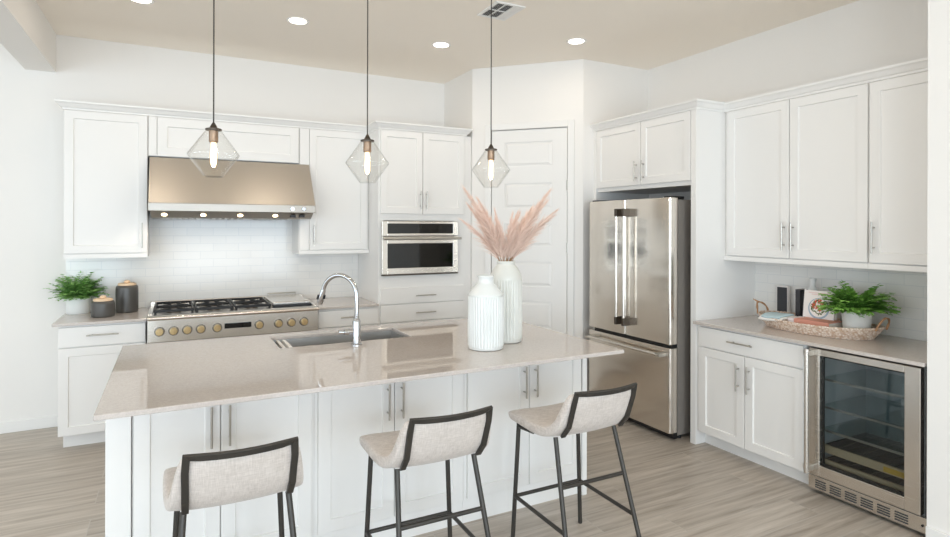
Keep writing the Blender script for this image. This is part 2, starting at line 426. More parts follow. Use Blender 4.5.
# pantry bump: side return, diagonal with door opening, face towards refrigerator
A = Vector((2.45, 4.77, 0)); B = Vector((3.155, 4.035, 0)); dv = (B - A).normalized(); nv = Vector((dv.y, -dv.x, 0))
if nv.y > 0: nv = -nv
def dg(sv, q=0., z=0.):
    p = A + dv * sv + nv * q
    return (p.x, p.y, z)
L = (B - A).length
D0, D1, DZ = .185, .885, 2.41          # pantry door opening
mb = MB()
mb.prism([(2.45, 5.6), (2.45, 4.77), (2.55, 4.81), (2.55, 5.6)], 'z', 0, ZC)
struct('wall_pantry_side', mb, 'wall', label='narrow white wall between oven cabinet and pantry door', cat='wall')
mb = MB()
for a, b, z0, z1 in ((0, D0, 0, ZC), (D1, L, 0, ZC), (D0, D1, DZ, ZC)):
    pa, pb = dg(a), dg(b); qa, qb = dg(a, -.11), dg(b, -.11)
    mb.prism([pa[:2], pb[:2], qb[:2], qa[:2]], 'z', z0, z1)
struct('wall_pantry', mb, 'wall', label='white diagonal wall holding the pantry door', cat='wall')
struct('wall_refrigerator', MB().prism([(3.155, 4.035), (4.1, 4.035), (4.1, 4.135), (3.23, 4.135)], 'z', 0, ZC), 'wall', label='white wall beside the refrigerator cabinet', cat='wall')
struct('wall_right', MB().box(XR, 4.2, YN, 4.035, 0, ZC), 'wall', label='white right wall above the upper cabinets', cat='wall')
struct('wall_near_right', MB().box(XN, 4.2, YR, YN, 0, ZC), 'wall', label='white near wall ending beside the beverage cooler', cat='wall')
# left and rear walls of the great room with window openings
def wall_with_holes(F, c0, c1, u0, u1, holes, z0, z1):
    mb = MB(); cur = u0
    for (a, b) in holes:
        mb.fbox(F, cur, a, 0, ZC, c0, c1); mb.fbox(F, a, b, 0, z0, c0, c1); mb.fbox(F, a, b, z1, ZC, c0, c1); cur = b
    mb.fbox(F, cur, u1, 0, ZC, c0, c1)
    return mb
struct('wall_left', wall_with_holes('x', XL - .12, XL, YR, 5.6, [(y - q / 2, y + q / 2) for y, q in LEFT_WINDOWS], .45, 2.55), 'wall', label='white left wall with tall windows', cat='wall')
struct('wall_rear', wall_with_holes('y', YR - .12, YR, XL, XN, [(x - q / 2, x + q / 2) for x, q in REAR_WINDOWS], .08, 2.45), 'wall', label='white rear wall with wide glass doors', cat='wall')
wi = 1
for lst, F, pos, z0, z1 in ((LEFT_WINDOWS, 'x', XL, .45, 2.55), (REAR_WINDOWS, 'y', YR, .08, 2.45)):
    for c, q in lst:
        mb = MB()
        a, b = c - q / 2, c + q / 2
        for (p0, p1, v0, v1) in ((a, a + .05, z0, z1), (b - .05, b, z0, z1), (a + .05, b - .05, z0, z0 + .05), (a + .05, b - .05, z1 - .05, z1), (c - .025, c + .025, z0 + .05, z1 - .05)):
            mb.fbox(F, p0, p1, v0, v1, pos - .09, pos - .03)
        wn = struct('window_%d' % wi, mb, 'trimw', label='tall white framed window', cat='window')
        struct('pane', MB().fbox(F, a + .05, b - .05, z0 + .05, z1 - .05, pos - .064, pos - .058), 'glass', wn)
        wi += 1
struct('beam', MB().box(-.985, -.795, YR, YB, 2.70, ZC), 'wall', label='white dropped ceiling beam at the upper left', cat='beam')
def base(name, a, b, c, d, label):
    mb = MB(); mb.box(a, b, c, d, 0, .085)
    struct(name, mb, 'trimw', label=label, cat='baseboard', bevel=.004)
base('baseboard_back', XL, -.70, YB - .014, YB, 'white baseboard along the back wall left of the cabinets')
base('baseboard_right', XN - .014, XN, YR, YN, 'white baseboard on the near right wall')
base('baseboard_left', XL, XL + .014, YR, YB - .014, 'white baseboard along the left wall')
mb = MB(); 
for a, b in ((0.005, .12), (.95, L)):
    mb.prism([dg(a)[:2], dg(b)[:2], dg(b, .014)[:2], dg(a, .014)[:2]], 'z', 0, .085)
struct('baseboard_pantry', mb, 'trimw', label='white baseboard beside the pantry door', cat='baseboard', bevel=.003)
# tiled backsplashes
struct('wall_tiles_back', MB().box(-.73, 1.553, YB - .008, YB, ZT, 1.62).box(-.171, .945, YB - .008, YB, 1.62, 2.06), 'tile_back', label='glossy white subway tile backsplash behind the range', cat='backsplash')
struct('wall_tiles_right', MB().box(XR - .008, XR, YN, PY, ZT, 1.30).box(XU, XR - .008, YN, YN + .008, ZT, 1.30), 'tile_right', label='glossy white subway tile backsplash behind the tray', cat='backsplash')

# pantry door: diagonal, five raised panels
door = bpy.data.objects.new('door_1', None); COL.objects.link(door)
door.location = A; door.rotation_euler = (0, 0, math.atan2(dv.y, dv.x)); OFF[door] = Vector((0, 0, 0))
door['kind'] = 'structure'; door['label'] = 'white five panel pantry door behind the pampas vase'; door['category'] = 'door'
# local frame: x along wall, -y towards the room
mb = MB(); zs = [.16, .63, 1.00 - .13, 1.0, 1.225]
rows = [(.20, .50), (.632, .868), (1.0, 1.222), (1.36, 1.565), (1.70, 1.925), (2.075, 2.295)]
x0, x1 = D0 + .006, D1 - .006
mb.box(x0, x1, .012, .04, .01, DZ - .006)
prev = .01
PX0, PX1 = .312, .748
for (a, b) in rows:
    mb.box(x0, x1, .0, .012, prev, a); prev = b
mb.box(x0, x1, .0, .012, prev, DZ - .006)
for (a, b) in rows:
    mb.box(x0, PX0, 0, .012, a, b); mb.box(PX1, x1, 0, .012, a, b)
slab = obj('door_leaf', mb, 'doorpaint', door)
for (a, b) in rows:
    m2 = MB(); e = .03
    vs = [(PX0, .012, a), (PX1, .012, a), (PX1, .012, b), (PX0, .012, b), (PX0 + e * .25, .011, a + e * .25), (PX1 - e * .25, .011, a + e * .25), (PX1 - e * .25, .011, b - e * .25), (PX0 + e * .25, .011, b - e * .25),
          (PX0 + e, .002, a + e), (PX1 - e, .002, a + e), (PX1 - e, .002, b - e), (PX0 + e, .002, b - e)]
    fs = [(8, 9, 10, 11)]
    for q in (0, 4): fs += [(q + k, q + (k + 1) % 4, q + 4 + (k + 1) % 4, q + 4 + k) for k in range(4)]
    m2.faces(vs, fs); obj('door_panel', m2, 'doorpaint', door)
m2 = MB()
cw = .058
for (a, b, z0, z1) in ((D0 - cw, D0, 0, DZ + cw), (D1, D1 + cw, 0, DZ + cw), (D0, D1, DZ, DZ + cw)):
    m2.box(a, b, -.018, 0, z0, z1)
obj('door_casing', m2, 'trimw', door, bevel=.004)
for z in (.35, 1.35, 1.90):
    m2 = MB(); m2.cyl((D1 - .003, -.008, z - .045), (D1 - .003, -.008, z + .045), .006, 10)
    obj('hinge', m2, 'nickel', door, smooth=True)
m2 = MB(); m2.lathe((D0 + .07, -.055, .93), [(.012, 0), (.026, .004), (.029, .018), (.022, .032), (.011, .038), (.011, .05), (.028, .052), (.028, .056)], 20, axis='y')
obj('door_knob', m2, 'nickel', door, smooth=True)

# ------------------------------------------------------------------ cabinets on the back wall
def body_box(F, u0, u1, v0, v1, dface, dback, toe=None):
    mb = MB()
    if toe:
        mb.fbox(F, u0, u1, toe, v1, dface, dback)
        mb.fbox(F, u0 + (.02 if F == 'y' else 0), u1, v0, toe, dface + .075, dback)
    else: mb.fbox(F, u0, u1, v0, v1, dface, dback)
    return mb
def add_door(par, F, u0, u1, v0, v1, d, hu=None, hv=None, hl=.16, hvert=True, slab=False, fr=.056, name='door'):
    mb = MB()
    (mb.slabdoor(F, u0, u1, v0, v1, d - .02) if slab else mb.shaker(F, u0, u1, v0, v1, d - .02, fr=fr))
    o = obj(name, mb, 'cab', par)
    if hu is not None:
        obj('handle', MB().pull(F, hu, hv, d - .02, hl, hvert), 'nickel', o, smooth=True)
    return o

g_base = 'white base cabinets'; g_up = 'white upper cabinets'
# left base
t = thing('base_cabinet', 'white base cabinet with one drawer left of the rangetop', 'cabinet', (-.43, 5.1, 0), g_base)
obj('body', body_box('y', -.692, -.172, 0, .852, YF, YB - .001, .10), 'cab', t)
add_door(t, 'y', -.689, -.176, .705, .838, YF, -.432, .78, .19, False, True, name='drawer')
add_door(t, 'y', -.689, -.176, .104, .697, YF, -.22, .58, .16)
# rangetop base
t = thing('base_cabinet', 'wide white base cabinet under the rangetop', 'cabinet', (.43, 5.1, 0), g_base)
obj('body', body_box('y', -.168, 1.038, 0, .69, YF, YB - .001, .10), 'cab', t)
for a, b in ((.104, .392), (.4, .686)):
    add_door(t, 'y', -.164, 1.034, a, b, YF, .435, b - .06, .3, False, False, name='drawer')
# mid base
t = thing('base_cabinet', 'white base cabinet with one drawer between rangetop and oven cabinet', 'cabinet', (1.3, 5.1, 0), g_base)
obj('body', body_box('y', 1.042, 1.552, 0, .852, YF, YB - .001, .10), 'cab', t)
add_door(t, 'y', 1.046, 1.549, .705, .838, YF, 1.30, .78, .15, False, True, name='drawer')
add_door(t, 'y', 1.046, 1.549, .104, .697, YF, 1.10, .58, .16)
# uppers
ZUB, ZUT = 1.295, 2.366
t = thing('upper_cabinet', 'white single door upper cabinet left of the range hood', 'cabinet', (-.43, 5.2, ZUB), g_up)
obj('body', MB().box(-.70, -.173, YU, YB - .001, ZUB + .03, ZUT).box(-.70, -.173, YU - .02, YB - .001, ZUB, ZUB + .03), 'cab', t)
add_door(t, 'y', -.697, -.177, ZUB + .036, ZUT - .002, YU, -.208, 1.46, .19)
t = thing('upper_cabinet', 'long low white cabinet above the range hood', 'cabinet', (.39, 5.2, 2.08), g_up)
obj('body', MB().box(-.171, .944, YU, YB - .001, 2.064, ZUT), 'cab', t)
obj('face_stile', MB().box(-.168, -.114, YU - .02, YU, 2.067, ZUT - .002), 'cab', t, bevel=.0015)
add_door(t, 'y', -.11, .939, 2.067, ZUT - .002, YU, fr=.068)
t = thing('upper_cabinet', 'white single door upper cabinet right of the range hood', 'cabinet', (1.25, 5.2, ZUB), g_up)
obj('body', MB().box(.946, 1.553, YU, YB - .001, ZUB + .03, ZUT).box(.946, 1.553, YU - .02, YB - .001, ZUB, ZUB + .03), 'cab', t)
add_door(t, 'y', 1.03, 1.535, ZUB + .036, ZUT - .002, YU, 1.066, 1.46, .17)
obj('face_stile', MB().box(.95, 1.027, YU - .02, YU, ZUB + .033, ZUT - .002), 'cab', t, bevel=.0015)

# tall oven cabinet
t = thing('oven_cabinet', 'tall white cabinet housing the built-in microwave oven', 'cabinet', (1.98, 5.1, 0))
mb = MB()
XA, XBb = 1.555, 2.445
mb.box(XA, 1.575, YF, YB - .001, .1, ZUT).box(2.37, XBb, YF, YB - .001, .1, ZUT)      # sides
mb.box(1.575, 2.37, YF, YB - .001, 1.585, ZUT).box(1.575, 2.37, YF, YB - .001, .1, 1.105)
mb.box(1.575, 1.60, YF, YF + .3, 1.105, 1.585).box(2.28, 2.37, YF, YF + .3, 1.105, 1.585)
mb.box(1.575, 2.37, YB - .02, YB - .001, 1.105, 1.585).box(XA + .02, XBb, YF + .075, YB - .001, 0, .1)
obj('body', mb, 'cab', t)
add_door(t, 'y', 1.572, 1.955, 1.645, ZUT - .002, YF, 1.932, 1.765, .16)
add_door(t, 'y', 1.961, 2.366, 1.645, ZUT - .002, YF, 1.99, 1.765, .16)
add_door(t, 'y', 1.572, 2.366, .862, 1.0, YF, 1.98, .928, .19, False, True, name='drawer')
add_door(t, 'y', 1.572, 2.366, .705, .855, YF, 1.98, .778, .19, False, True, name='drawer')
add_door(t, 'y', 1.572, 1.966, .104, .698, YF, 1.93, .58, .16)
add_door(t, 'y', 1.972, 2.366, .104, .698, YF, 2.01, .58, .16)

# crown mouldings
def crown(name, path, label, zbase=ZUT):
    # path: plan polyline, outward normal on the right-hand side of travel; mitred sweep
    prof = [(-.004, 0), (.006, .0), (.008, .012), (.018, .018), (.034, .040), (.046, .048), (.048, .060), (-.004, .060)]
    P = [Vector(p) for p in path]; n = len(P); offs = []
    for i in range(n):
        ns = []
        if i > 0: d = (P[i] - P[i - 1]).normalized(); ns.append(Vector((d.y, -d.x)))
        if i < n - 1: d = (P[i + 1] - P[i]).normalized(); ns.append(Vector((d.y, -d.x)))
        m = sum(ns, Vector((0, 0))) / len(ns); m = m / m.length_squared
        offs.append(m)
    mb = MB(); k = len(prof)
    vs = []
    for i in range(n):
        for (o, h) in prof:
            q = P[i] + offs[i] * o; vs.append((q.x, q.y, zbase + h))
    fs = [tuple(range(k)), tuple(range((n - 1) * k, n * k))[::-1]]
    for i in range(n - 1):
        fs += [(i * k + j, i * k + (j + 1) % k, (i + 1) * k + (j + 1) % k, (i + 1) * k + j) for j in range(k)]
    mb.faces(vs, fs)
    o = obj(name, mb, 'trimw'); tag(o, label, 'molding', 'white crown moldings')
    return o
dface = .02
crown('crown_molding', [(-.70, YB - .002), (-.70, YU - dface), (1.555, YU - dface), (1.555, YF - dface), (2.385, YF - dface), (2.385, YB - .002)], 'white crown molding on top of the cabinets along the back wall')
crown('crown_molding', [(XF - dface, 4.034), (XF - dface, PY), (XU - dface, PY), (XU - dface, YN + .001)], 'white crown molding on top of the refrigerator surround and right upper cabinets')

# built-in microwave
t = thing('microwave_oven', 'stainless built-in microwave oven with black glass in the tall cabinet', 'microwave', (1.95, 4.9, 1.112))
mx0, mx1, mz0, mz1 = 1.58, 2.300, 1.108, 1.578
mf = YF - .03
obj('body', MB().box(mx0 + .03, mx1 - .03, YF - .005, YB - .08, mz0 + .01, mz1 - .01), 'black', t)
mb = MB()
def ringframe(mb, F, u0, u1, v0, v1, a0, a1, b0, b1, d0, d1):
    mb.fbox(F, u0, a0, v0, v1, d0, d1); mb.fbox(F, a1, u1, v0, v1, d0, d1); mb.fbox(F, a0, a1, v0, b0, d0, d1); mb.fbox(F, a0, a1, b1, v1, d0, d1)
ringframe(mb, 'y', mx0, mx1, 1.452, mz1, mx0 + .05, mx1 - .05, 1.472, 1.558, mf, YF)
obj('control_frame', mb, 'steel', t, bevel=.002)
obj('control_glass', MB().box(mx0 + .05, mx1 - .05, mf + .006, YF - .004, 1.472, 1.558), 'blackglass', t)
mb = MB(); ringframe(mb, 'y', mx0, mx1, mz0 + .012, 1.446, mx0 + .05, mx1 - .05, 1.172, 1.385, mf, YF)
dr = obj('door', mb, 'steel', t, bevel=.002)
obj('door_glass', MB().box(mx0 + .05, mx1 - .05, mf + .006, YF - .004, 1.172, 1.385), 'blackglass', dr)
mb = MB(); mb.cyl((mx0 + .0, mf - .045, 1.428), (mx1 + .01, mf - .045, 1.428), .0115, 16)
for x in (mx0 + .04, mx1 - .04): mb.cyl((x, mf - .045, 1.428), (x, mf, 1.428), .008, 10)
obj('handle', mb, 'nickel', dr, smooth=True)
obj('base_trim', MB().box(mx0, mx1, mf - .004, YF, mz0, mz0 + .009), 'pewter', t)

# range hood
t = thing('range_hood', 'wide sloped stainless steel range hood on the tiled wall', 'range hood', (.43, 5.2, 1.61))
hx0, hx1 = -.162, 1.024
hy = 4.78
mb = MB()
mb.prism([(5.04, 1.70), (hy, 1.70), (5.034, 2.056), (5.04, 2.056)], 'x', hx0, hx1); mb.box(hx0, .942, 5.04, YB - .01, 1.70, 2.056)
obj('canopy', mb, 'steelh', t, bevel=.003)
mb = MB()
mb.box(hx0, hx1, hy, hy + .02, 1.642, 1.70).box(hx0, hx0 + .02, hy + .02, YB - .01, 1.642, 1.70).box(hx1 - .02, hx1, hy + .02, 5.04, 1.642, 1.70)
obj('rim_band', mb, 'steelrim', t, bevel=.002)
mb = MB(); mb.prism([(hy + .006, 1.642), (hy + .10, 1.594), (5.04, 1.594), (5.04, 1.66), (hy + .02, 1.66)], 'x', hx0 + .015, hx1 - .015); mb.box(hx0 + .015, .942, 5.04, YB - .01, 1.594, 1.70)
obj('lower_housing', mb, 'steelrim', t, bevel=.002)
for k in range(3):
    mb = MB(); x = hx0 + .22 + k * .34
    for j in range(6): mb.box(x - .13 + j * .045, x - .11 + j * .045, 4.95, 5.32, 1.588, 1.5945)
    obj('baffle_filter', mb, 'steelrim', t)
hn = Vector((0, -.455, -.89))
for x in (-.06, .20, .46, .72):
    c_ = Vector((x, hy + .053, 1.618))
    mb = MB(); mb.cyl(c_ - hn * .004, c_ + hn * .003, .026, 20)
    lamp = obj('hood_lamp', mb, 'steel', t, smooth=True)
    mb = MB(); mb.cyl(c_ + hn * .003, c_ + hn * .005, .019, 20)
    obj('lamp_lens', mb, 'hoodbulb', lamp, smooth=True)
    l = bpy.data.lights.new('hood_lamp_light', 'SPOT'); l.energy = 4.5; l.color = (1, .88, .72); l.spot_size = 2.6; l.spot_blend = .6; l.shadow_soft_size = .02
    lo = bpy.data.objects.new('hood_lamp_light', l); COL.objects.link(lo); lo.location = c_ + hn * .012; lo.rotation_euler = (.25, 0, 0)
for x in (.84, .93):
    mb = MB(); mb.lathe((x, hy - .022, 1.670), [(.014, 0), (.016, .004), (.016, .022)], 18, axis='y')
    obj('control_knob', mb, 'chrome', t, smooth=True)
for x in (.855, .925):
    obj('switch', MB().box(x - .02, x + .02, hy + .035, hy + .075, 1.604, 1.622), 'black', t)

# rangetop
t = thing('gas_rangetop', 'stainless gas rangetop with brass-faced knobs under the hood', 'rangetop', (.43, 5.0, .70))
rx0, rx1, rf, rb = -.162, 1.030, 4.70, 5.37
obj('body', MB().box(rx0, rx1, rf + .01, rb, .70, .884), 'steel', t, bevel=.002)
obj('control_panel', MB().box(rx0, rx1, rf, rf + .01, .704, .862), 'steel', t, bevel=.002)
mb = MB(); pr = [(rf + .05, .862), (rf - .03, .862), (rf - .045, .868), (rf - .05, .878), (rf - .046, .888), (rf - .032, .894), (rf + .05, .894)]
mb.prism(pr, 'x', rx0, rx1); obj('bullnose', mb, 'steel', t, bevel=.002, smooth=True)
mb = MB(); mb.box(rx0 + .03, rx1 - .03, rf + .07, rb - .06, .884, .888); obj('burner_pan', mb, 'steel', t)
obj('back_trim', MB().box(rx0, rx1, rb - .05, rb, .884, .925), 'steel', t, bevel=.004)
obj('side_trim', MB().box(rx0, rx0 + .03, rf + .05, rb - .05, .884, .9), 'steel', t, bevel=.003)
obj('side_trim', MB().box(rx1 - .03, rx1, rf + .05, rb - .05, .884, .9), 'steel', t, bevel=.003)
gx0 = rx0 + .035
for k in range(3):
    a = gx0 + k * .272; b = a + .266
    y0_, y1_ = rf + .075, rb - .065
    mb = MB(); z0, z1 = .905, .922; wd = .0055
    for x in (a + .008, b - .008): mb.box(x - wd, x + wd, y0_, y1_, z0, z1)
    for y in (y0_ + .007, (y0_ + y1_) / 2, y1_ - .007): mb.box(a, b, y - wd, y + wd, z0, z1)
    cx = (a + b) / 2
    for yc in (y0_ + .135, y1_ - .135):
        for ang in range(4):
            c, s_ = math.cos(ang * PI / 2 + PI / 4), math.sin(ang * PI / 2 + PI / 4)
            ln = .17
            mb.tube([(cx + c * .03, yc + s_ * .03, .916), (cx + c * ln, yc + s_ * ln * .98, .916)], .006, 6)
    for x in (a + .012, b - .012):
        for y in (y0_ + .012, y1_ - .012): mb.box(x - .008, x + .008, y - .008, y + .008, .888, .906)
    obj('grate', mb, 'iron', t, bevel=.0015)
    for yc in (y0_ + .135, y1_ - .135):
        mb = MB(); mb.lathe((cx, yc, .888), [(.052, 0), (.052, .006), (.04, .01), (.038, .016), (.03, .02)], 24)
        obj('burner', mb, 'brass' if k == 5 else 'pewter', t, smooth=True)
mb = MB(); mb.box(.70, .995, rf + .13, rb - .06, .888, .928); obj('griddle_cover', mb, 'steel', t, bevel=.006)
mb = MB(); mb.box(.70, .995, rf + .085, rf + .128, .888, .912); obj('grease_tray', mb, 'black', t, bevel=.002)
mb = MB(); mb.tube([(.73, rb - .055, .93), (.73, rb - .055, .945), (.965, rb - .055, .945), (.965, rb - .055, .93)], .005, 8); obj('griddle_handle', mb, 'nickel', t, smooth=True)
for x in (-.086, .003, .091, .18, .29, .584, .725, .822, .918):
    mb = MB(); mb.lathe((x, rf - .012, .779), [(.032, .0), (.034, .004), (.034, .012)], 24, axis='y')
    kb = obj('knob', mb, 'knobring', t, smooth=True)
    mb = MB(); mb.lathe((x, rf - .04, .779), [(.022, 0), (.025, .004), (.026, .028)], 20, axis='y'); mb.box(x - .005, x + .005, rf - .05, rf - .038, .757, .801)
    obj('knob_grip', mb, 'brass', kb, bevel=.0015)
obj('display', MB().box(.34, .528, rf - .004, rf + .002, .767, .806), 'blackglass', t)

# counters on the back wall
def slab_counter(x0, x1, y0, y1, label, bevel=.003):
    o = obj('countertop', MB().box(x0, x1, y0, y1, ZT - .02, ZT), 'quartz', bevel=bevel)
    tag(o, label, 'countertop', 'greige quartz countertops'); return o
slab_counter(-.722, -.166, 4.745, YB - .009, 'short greige quartz countertop under the fern and charcoal canisters')
slab_counter(1.034, 1.553, 4.755, YB - .009, 'short greige quartz countertop between rangetop and oven cabinet')
slab_counter(3.238, XR - .009, YN + .009, PY - .001, 'greige quartz countertop along the right wall under the woven tray')

# ------------------------------------------------------------------ right wall cabinets
t = thing('refrigerator_cabinet', 'tall white surround with two doors above the refrigerator', 'cabinet', (3.6, 3.48, 0))
mb = MB()
mb.box(XF - .02, XR - .001, PY, 2.955, 0, ZUT)
mb.box(XF - .02, XR - .001, 4.0, 4.034, 0, ZUT)
mb.box(XF, XR - .001, 2.955, 4.0, 1.835, ZUT)
obj('body', mb, 'cab', t, bevel=.001)
obj('back_panel', MB().box(XR - .012, XR - .001, 2.955, 4.0, 0, 1.835), 'cab', t)
add_door(t, 'x', 2.962, 3.458, 1.868, ZUT - .002, XF, 3.42, 1.975, .16)
add_door(t, 'x', 3.464, 3.996, 1.868, ZUT - .002, XF, 3.50, 1.975, .16)

# refrigerator
t = thing('refrigerator', 'stainless french door refrigerator with bottom freezer drawer', 'refrigerator', (3.5, 3.48, 0))
fy0, fy1, fs, fx = 3.02, 3.93, 3.482, 3.135
obj('body', MB().box(fx + .085, XR - .03, fy0 + .012, fy1 - .012, .03, 1.732), 'fridgeside', t, bevel=.004)
def bowed(y0, y1, z0, z1):
    # door with rounded vertical edges
    r = .016; mb = MB(); pts = []
    def arc(cx, cy, a0, a1):
        for i in range(6):
            a = a0 + (a1 - a0) * i / 5; pts.append((cx + r * math.cos(a), cy + r * math.sin(a)))
    pts.append((fx + .078, y1)); arc(fx + r, y1 - r, PI / 2, PI); arc(fx + r, y0 + r, PI, 1.5 * PI); pts.append((fx + .078, y0))
    mb.prism(pts, 'z', z0, z1); return mb
dl = obj('door', bowed(fs + .003, fy1, .692, 1.745), 'steelf', t, smooth=True, bevel=.003)
drr = obj('door', bowed(fy0, fs - .003, .692, 1.745), 'steelf', t, smooth=True, bevel=.003)
dw = obj('freezer_drawer', bowed(fy0, fy1, .058, .665), 'steelf', t, smooth=True, bevel=.003)
for par, y in ((dl, fs + .042), (drr, fs - .042)):
    mb = MB(); mb.cyl((fx - .055, y, .79), (fx - .055, y, 1.665), .010, 16)
    obj('handle', mb, 'steel', par, smooth=True)
    for z in (.80, 1.645):
        mb = MB(); mb.box(fx - .066, fx + .002, y - .012, y + .012, z - .03, z + .03)
        obj('handle_bracket', mb, 'pewter', par, bevel=.003)
mb = MB(); mb.cyl((fx - .055, fy0 + .045, .617), (fx - .055, fy1 - .045, .617), .012, 16)
obj('handle', mb, 'steel', dw, smooth=True)
for y in (fy0 + .06, fy1 - .06):
    mb = MB(); mb.box(fx - .066, fx + .002, y - .022, y + .022, .604, .63); obj('handle_bracket', mb, 'nickel', dw, bevel=.003)
obj('base_grille', MB().box(fx + .05, fx + .085, fy0 + .01, fy1 - .01, .012, .055), 'black', t)
for y in (fy0 + .05, fy1 - .05):
    mb = MB(); mb.box(fx + .02, fx + .16, y - .03, y + .03, 1.733, 1.757); obj('hinge_cover', mb, 'black', t, bevel=.004)
    for x in (fx + .14, XR - .1):
        mb = MB(); mb.cyl((x, y, 0), (x, y, .03), .02, 12); obj('foot', mb, 'black', t)
for y in (fy0 + .05,):
    obj('hinge', MB().box(fx + .03, fx + .08, y - .04, y + .02, .668, .689), 'black', t)
obj('drawer_gasket', MB().box(fx + .055, fx + .084, fy0 + .012, fy1 - .012, .666, .69), 'black', t)

# right uppers
t = thing('upper_cabinet', 'white two door upper cabinet next to the refrigerator surround', 'cabinet', (3.73, 2.41, ZUB), g_up)
obj('body', MB().box(XU, XR - .001, 1.920, PY - .001, ZUB + .03, ZUT).box(XU - .02, XR - .001, 1.920, PY - .001, ZUB, ZUB + .03), 'cab', t)
add_door(t, 'x', 2.406, 2.878, ZUB + .036, ZUT - .002, XU, 2.434, 1.475, .18)
add_door(t, 'x', 1.924, 2.400, ZUB + .036, ZUT - .002, XU, 2.372, 1.475, .18)
t = thing('upper_cabinet', 'white single door upper cabinet above the beverage cooler', 'cabinet', (3.73, 1.7, ZUB), g_up)
obj('body', MB().box(XU, XR - .001, YN + .001, 1.918, ZUB + .03, ZUT).box(XU - .02, XR - .001, YN + .001, 1.918, ZUB, ZUB + .03), 'cab', t)
add_door(t, 'x', YN + .006, 1.914, ZUB + .036, ZUT - .002, XU, 1.886, 1.475, .18)
# right base
t = thing('base_cabinet', 'white base cabinet with drawer and two doors under the woven tray', 'cabinet', (3.6, 2.51, 0), g_base)
obj('body', body_box('x', 2.115, PY - .001, 0, .852, XF, XR - .001, .10), 'cab', t)
add_door(t, 'x', 2.122, 2.88, .705, .838, XF, 2.535, .777, .185, False, True, name='drawer')
add_door(t, 'x', 2.518, 2.88, .104, .697, XF, 2.558, .555, .175)
add_door(t, 'x', 2.122, 2.512, .104, .697, XF, 2.478, .555, .175)

# beverage cooler
t = thing('beverage_cooler', 'stainless framed glass door beverage cooler under the counter', 'cooler', (3.6, 1.8, 0))
cy0, cy1, cf = 1.525, 2.105, 3.275
bz0, bz1 = .108, .838
mb = MB(); th = .03
mb.box(cf + .045, XR - .05, cy0 - .0, cy0 + th, .03, bz1).box(cf + .045, XR - .05, cy1 - th, cy1, .03, bz1)
mb.box(cf + .045, XR - .05, cy0 + th, cy1 - th, bz1 - th, bz1).box(cf + .045, XR - .05, cy0 + th, cy1 - th, .03, .13).box(XR - .08, XR - .05, cy0 + th, cy1 - th, .13, bz1 - th)
obj('cabinet_shell', mb, 'interior', t)
mb = MB(); mb.box(cf + .047, XR - .05, YN + .012, cy0 - .001, .01, .842); obj('filler', mb, 'black', t)
mb = MB(); ringframe(mb, 'x', cy0, cy1 - .012, bz0, bz1, cy0 + .072, cy1 - .075, .172, .80, cf, cf + .04)
dr = obj('door', mb, 'steel', t, bevel=.003)
obj('door_glass', MB().box(cf + .014, cf + .02, cy0 + .072, cy1 - .075, .172, .80), 'coolglass', dr)
mb = MB(); ringframe(mb, 'x', cy0 + .068, cy1 - .07, .165, .806, cy0 + .08, cy1 - .085, .182, .79, cf + .022, cf + .036); obj('door_gasket', mb, 'black', dr)
mb = MB(); mb.cyl((cf - .05, cy1 - .03, .125), (cf - .05, cy1 - .03, .835), .0125, 16)
h = obj('handle', mb, 'steel', dr, smooth=True)
for z in (.15, .81):
    mb = MB(); mb.box(cf - .055, cf + .002, cy1 - .042, cy1 - .018, z - .016, z + .016); obj('handle_bracket', mb, 'nickel', dr, bevel=.003)
for z in (.655, .495, .36):
    mb = MB(); mb.box(cf + .075, XR - .09, cy0 + .035, cy1 - .035, z - .003, z + .003)
    sh = obj('shelf', mb, 'shelfglass', t)
    obj('shelf_trim', MB().box(cf + .066, cf + .075, cy0 + .035, cy1 - .035, z - .006, z + .006), 'nickel', sh)
for z, nm in ((.262, 1), (.178, 2)):
    mb = MB(); mb.box(cf + .062, cf + .075, cy0 + .035, cy1 - .035, z - .026, z + .018)
    rk = obj('wine_rack', mb, 'woodrack', t)
    mb = MB()
    for k in range(9): mb.cyl((cf + .076, cy0 + .05 + k * .06, z + .006), (XR - .1, cy0 + .05 + k * .06, z + .006), .004, 8)
    mb.box(cf + .076, XR - .09, cy0 + .035, cy1 - .035, z - .004, z + .0)
    obj('rack_wires', mb, 'black', rk)
    if nm == 1: obj('rack_label', MB().box(cf + .0605, cf + .062, cy0 + .10, cy0 + .20, z - .02, z + .008), 'amber', rk)
cl = area('cooler_led', (3.55, 1.815, .80), (0, 0, 0), .3, .3, .40, (1, .98, .95))
mb = MB(); mb.box(XR - .12, XR - .081, 1.66, 1.86, .42, .62); obj('evaporator_cover', mb, 'matwhite', t, bevel=.004)
mb = MB(); mb.box(cf + .012, cf + .045, cy0 - .03, cy1 - .004, .022, .100)
gr = obj('toe_grille', mb, 'steel', t, bevel=.002)
for k in range(6):
    mb = MB(); yk = cy1 - .075 - k * .083
    for j in range(4): mb.box(cf + .009, cf + .0125, yk - .03, yk + .03, .036 + j * .013, .042 + j * .013)
    obj('grille_slots', mb, 'ventdark', gr)
mb = MB(); mb.lathe((cf + .008, cy0 - .005, .06), [(.006, 0), (.006, .005)], 12, axis='x'); obj('lock', mb, 'black', gr)
mb = MB()
for y in (cy0 + .04, cy1 - .04): mb.cyl((cf + .1, y, 0), (cf + .1, y, .03), .016, 10)
obj('leveling_feet', mb, 'black', t)

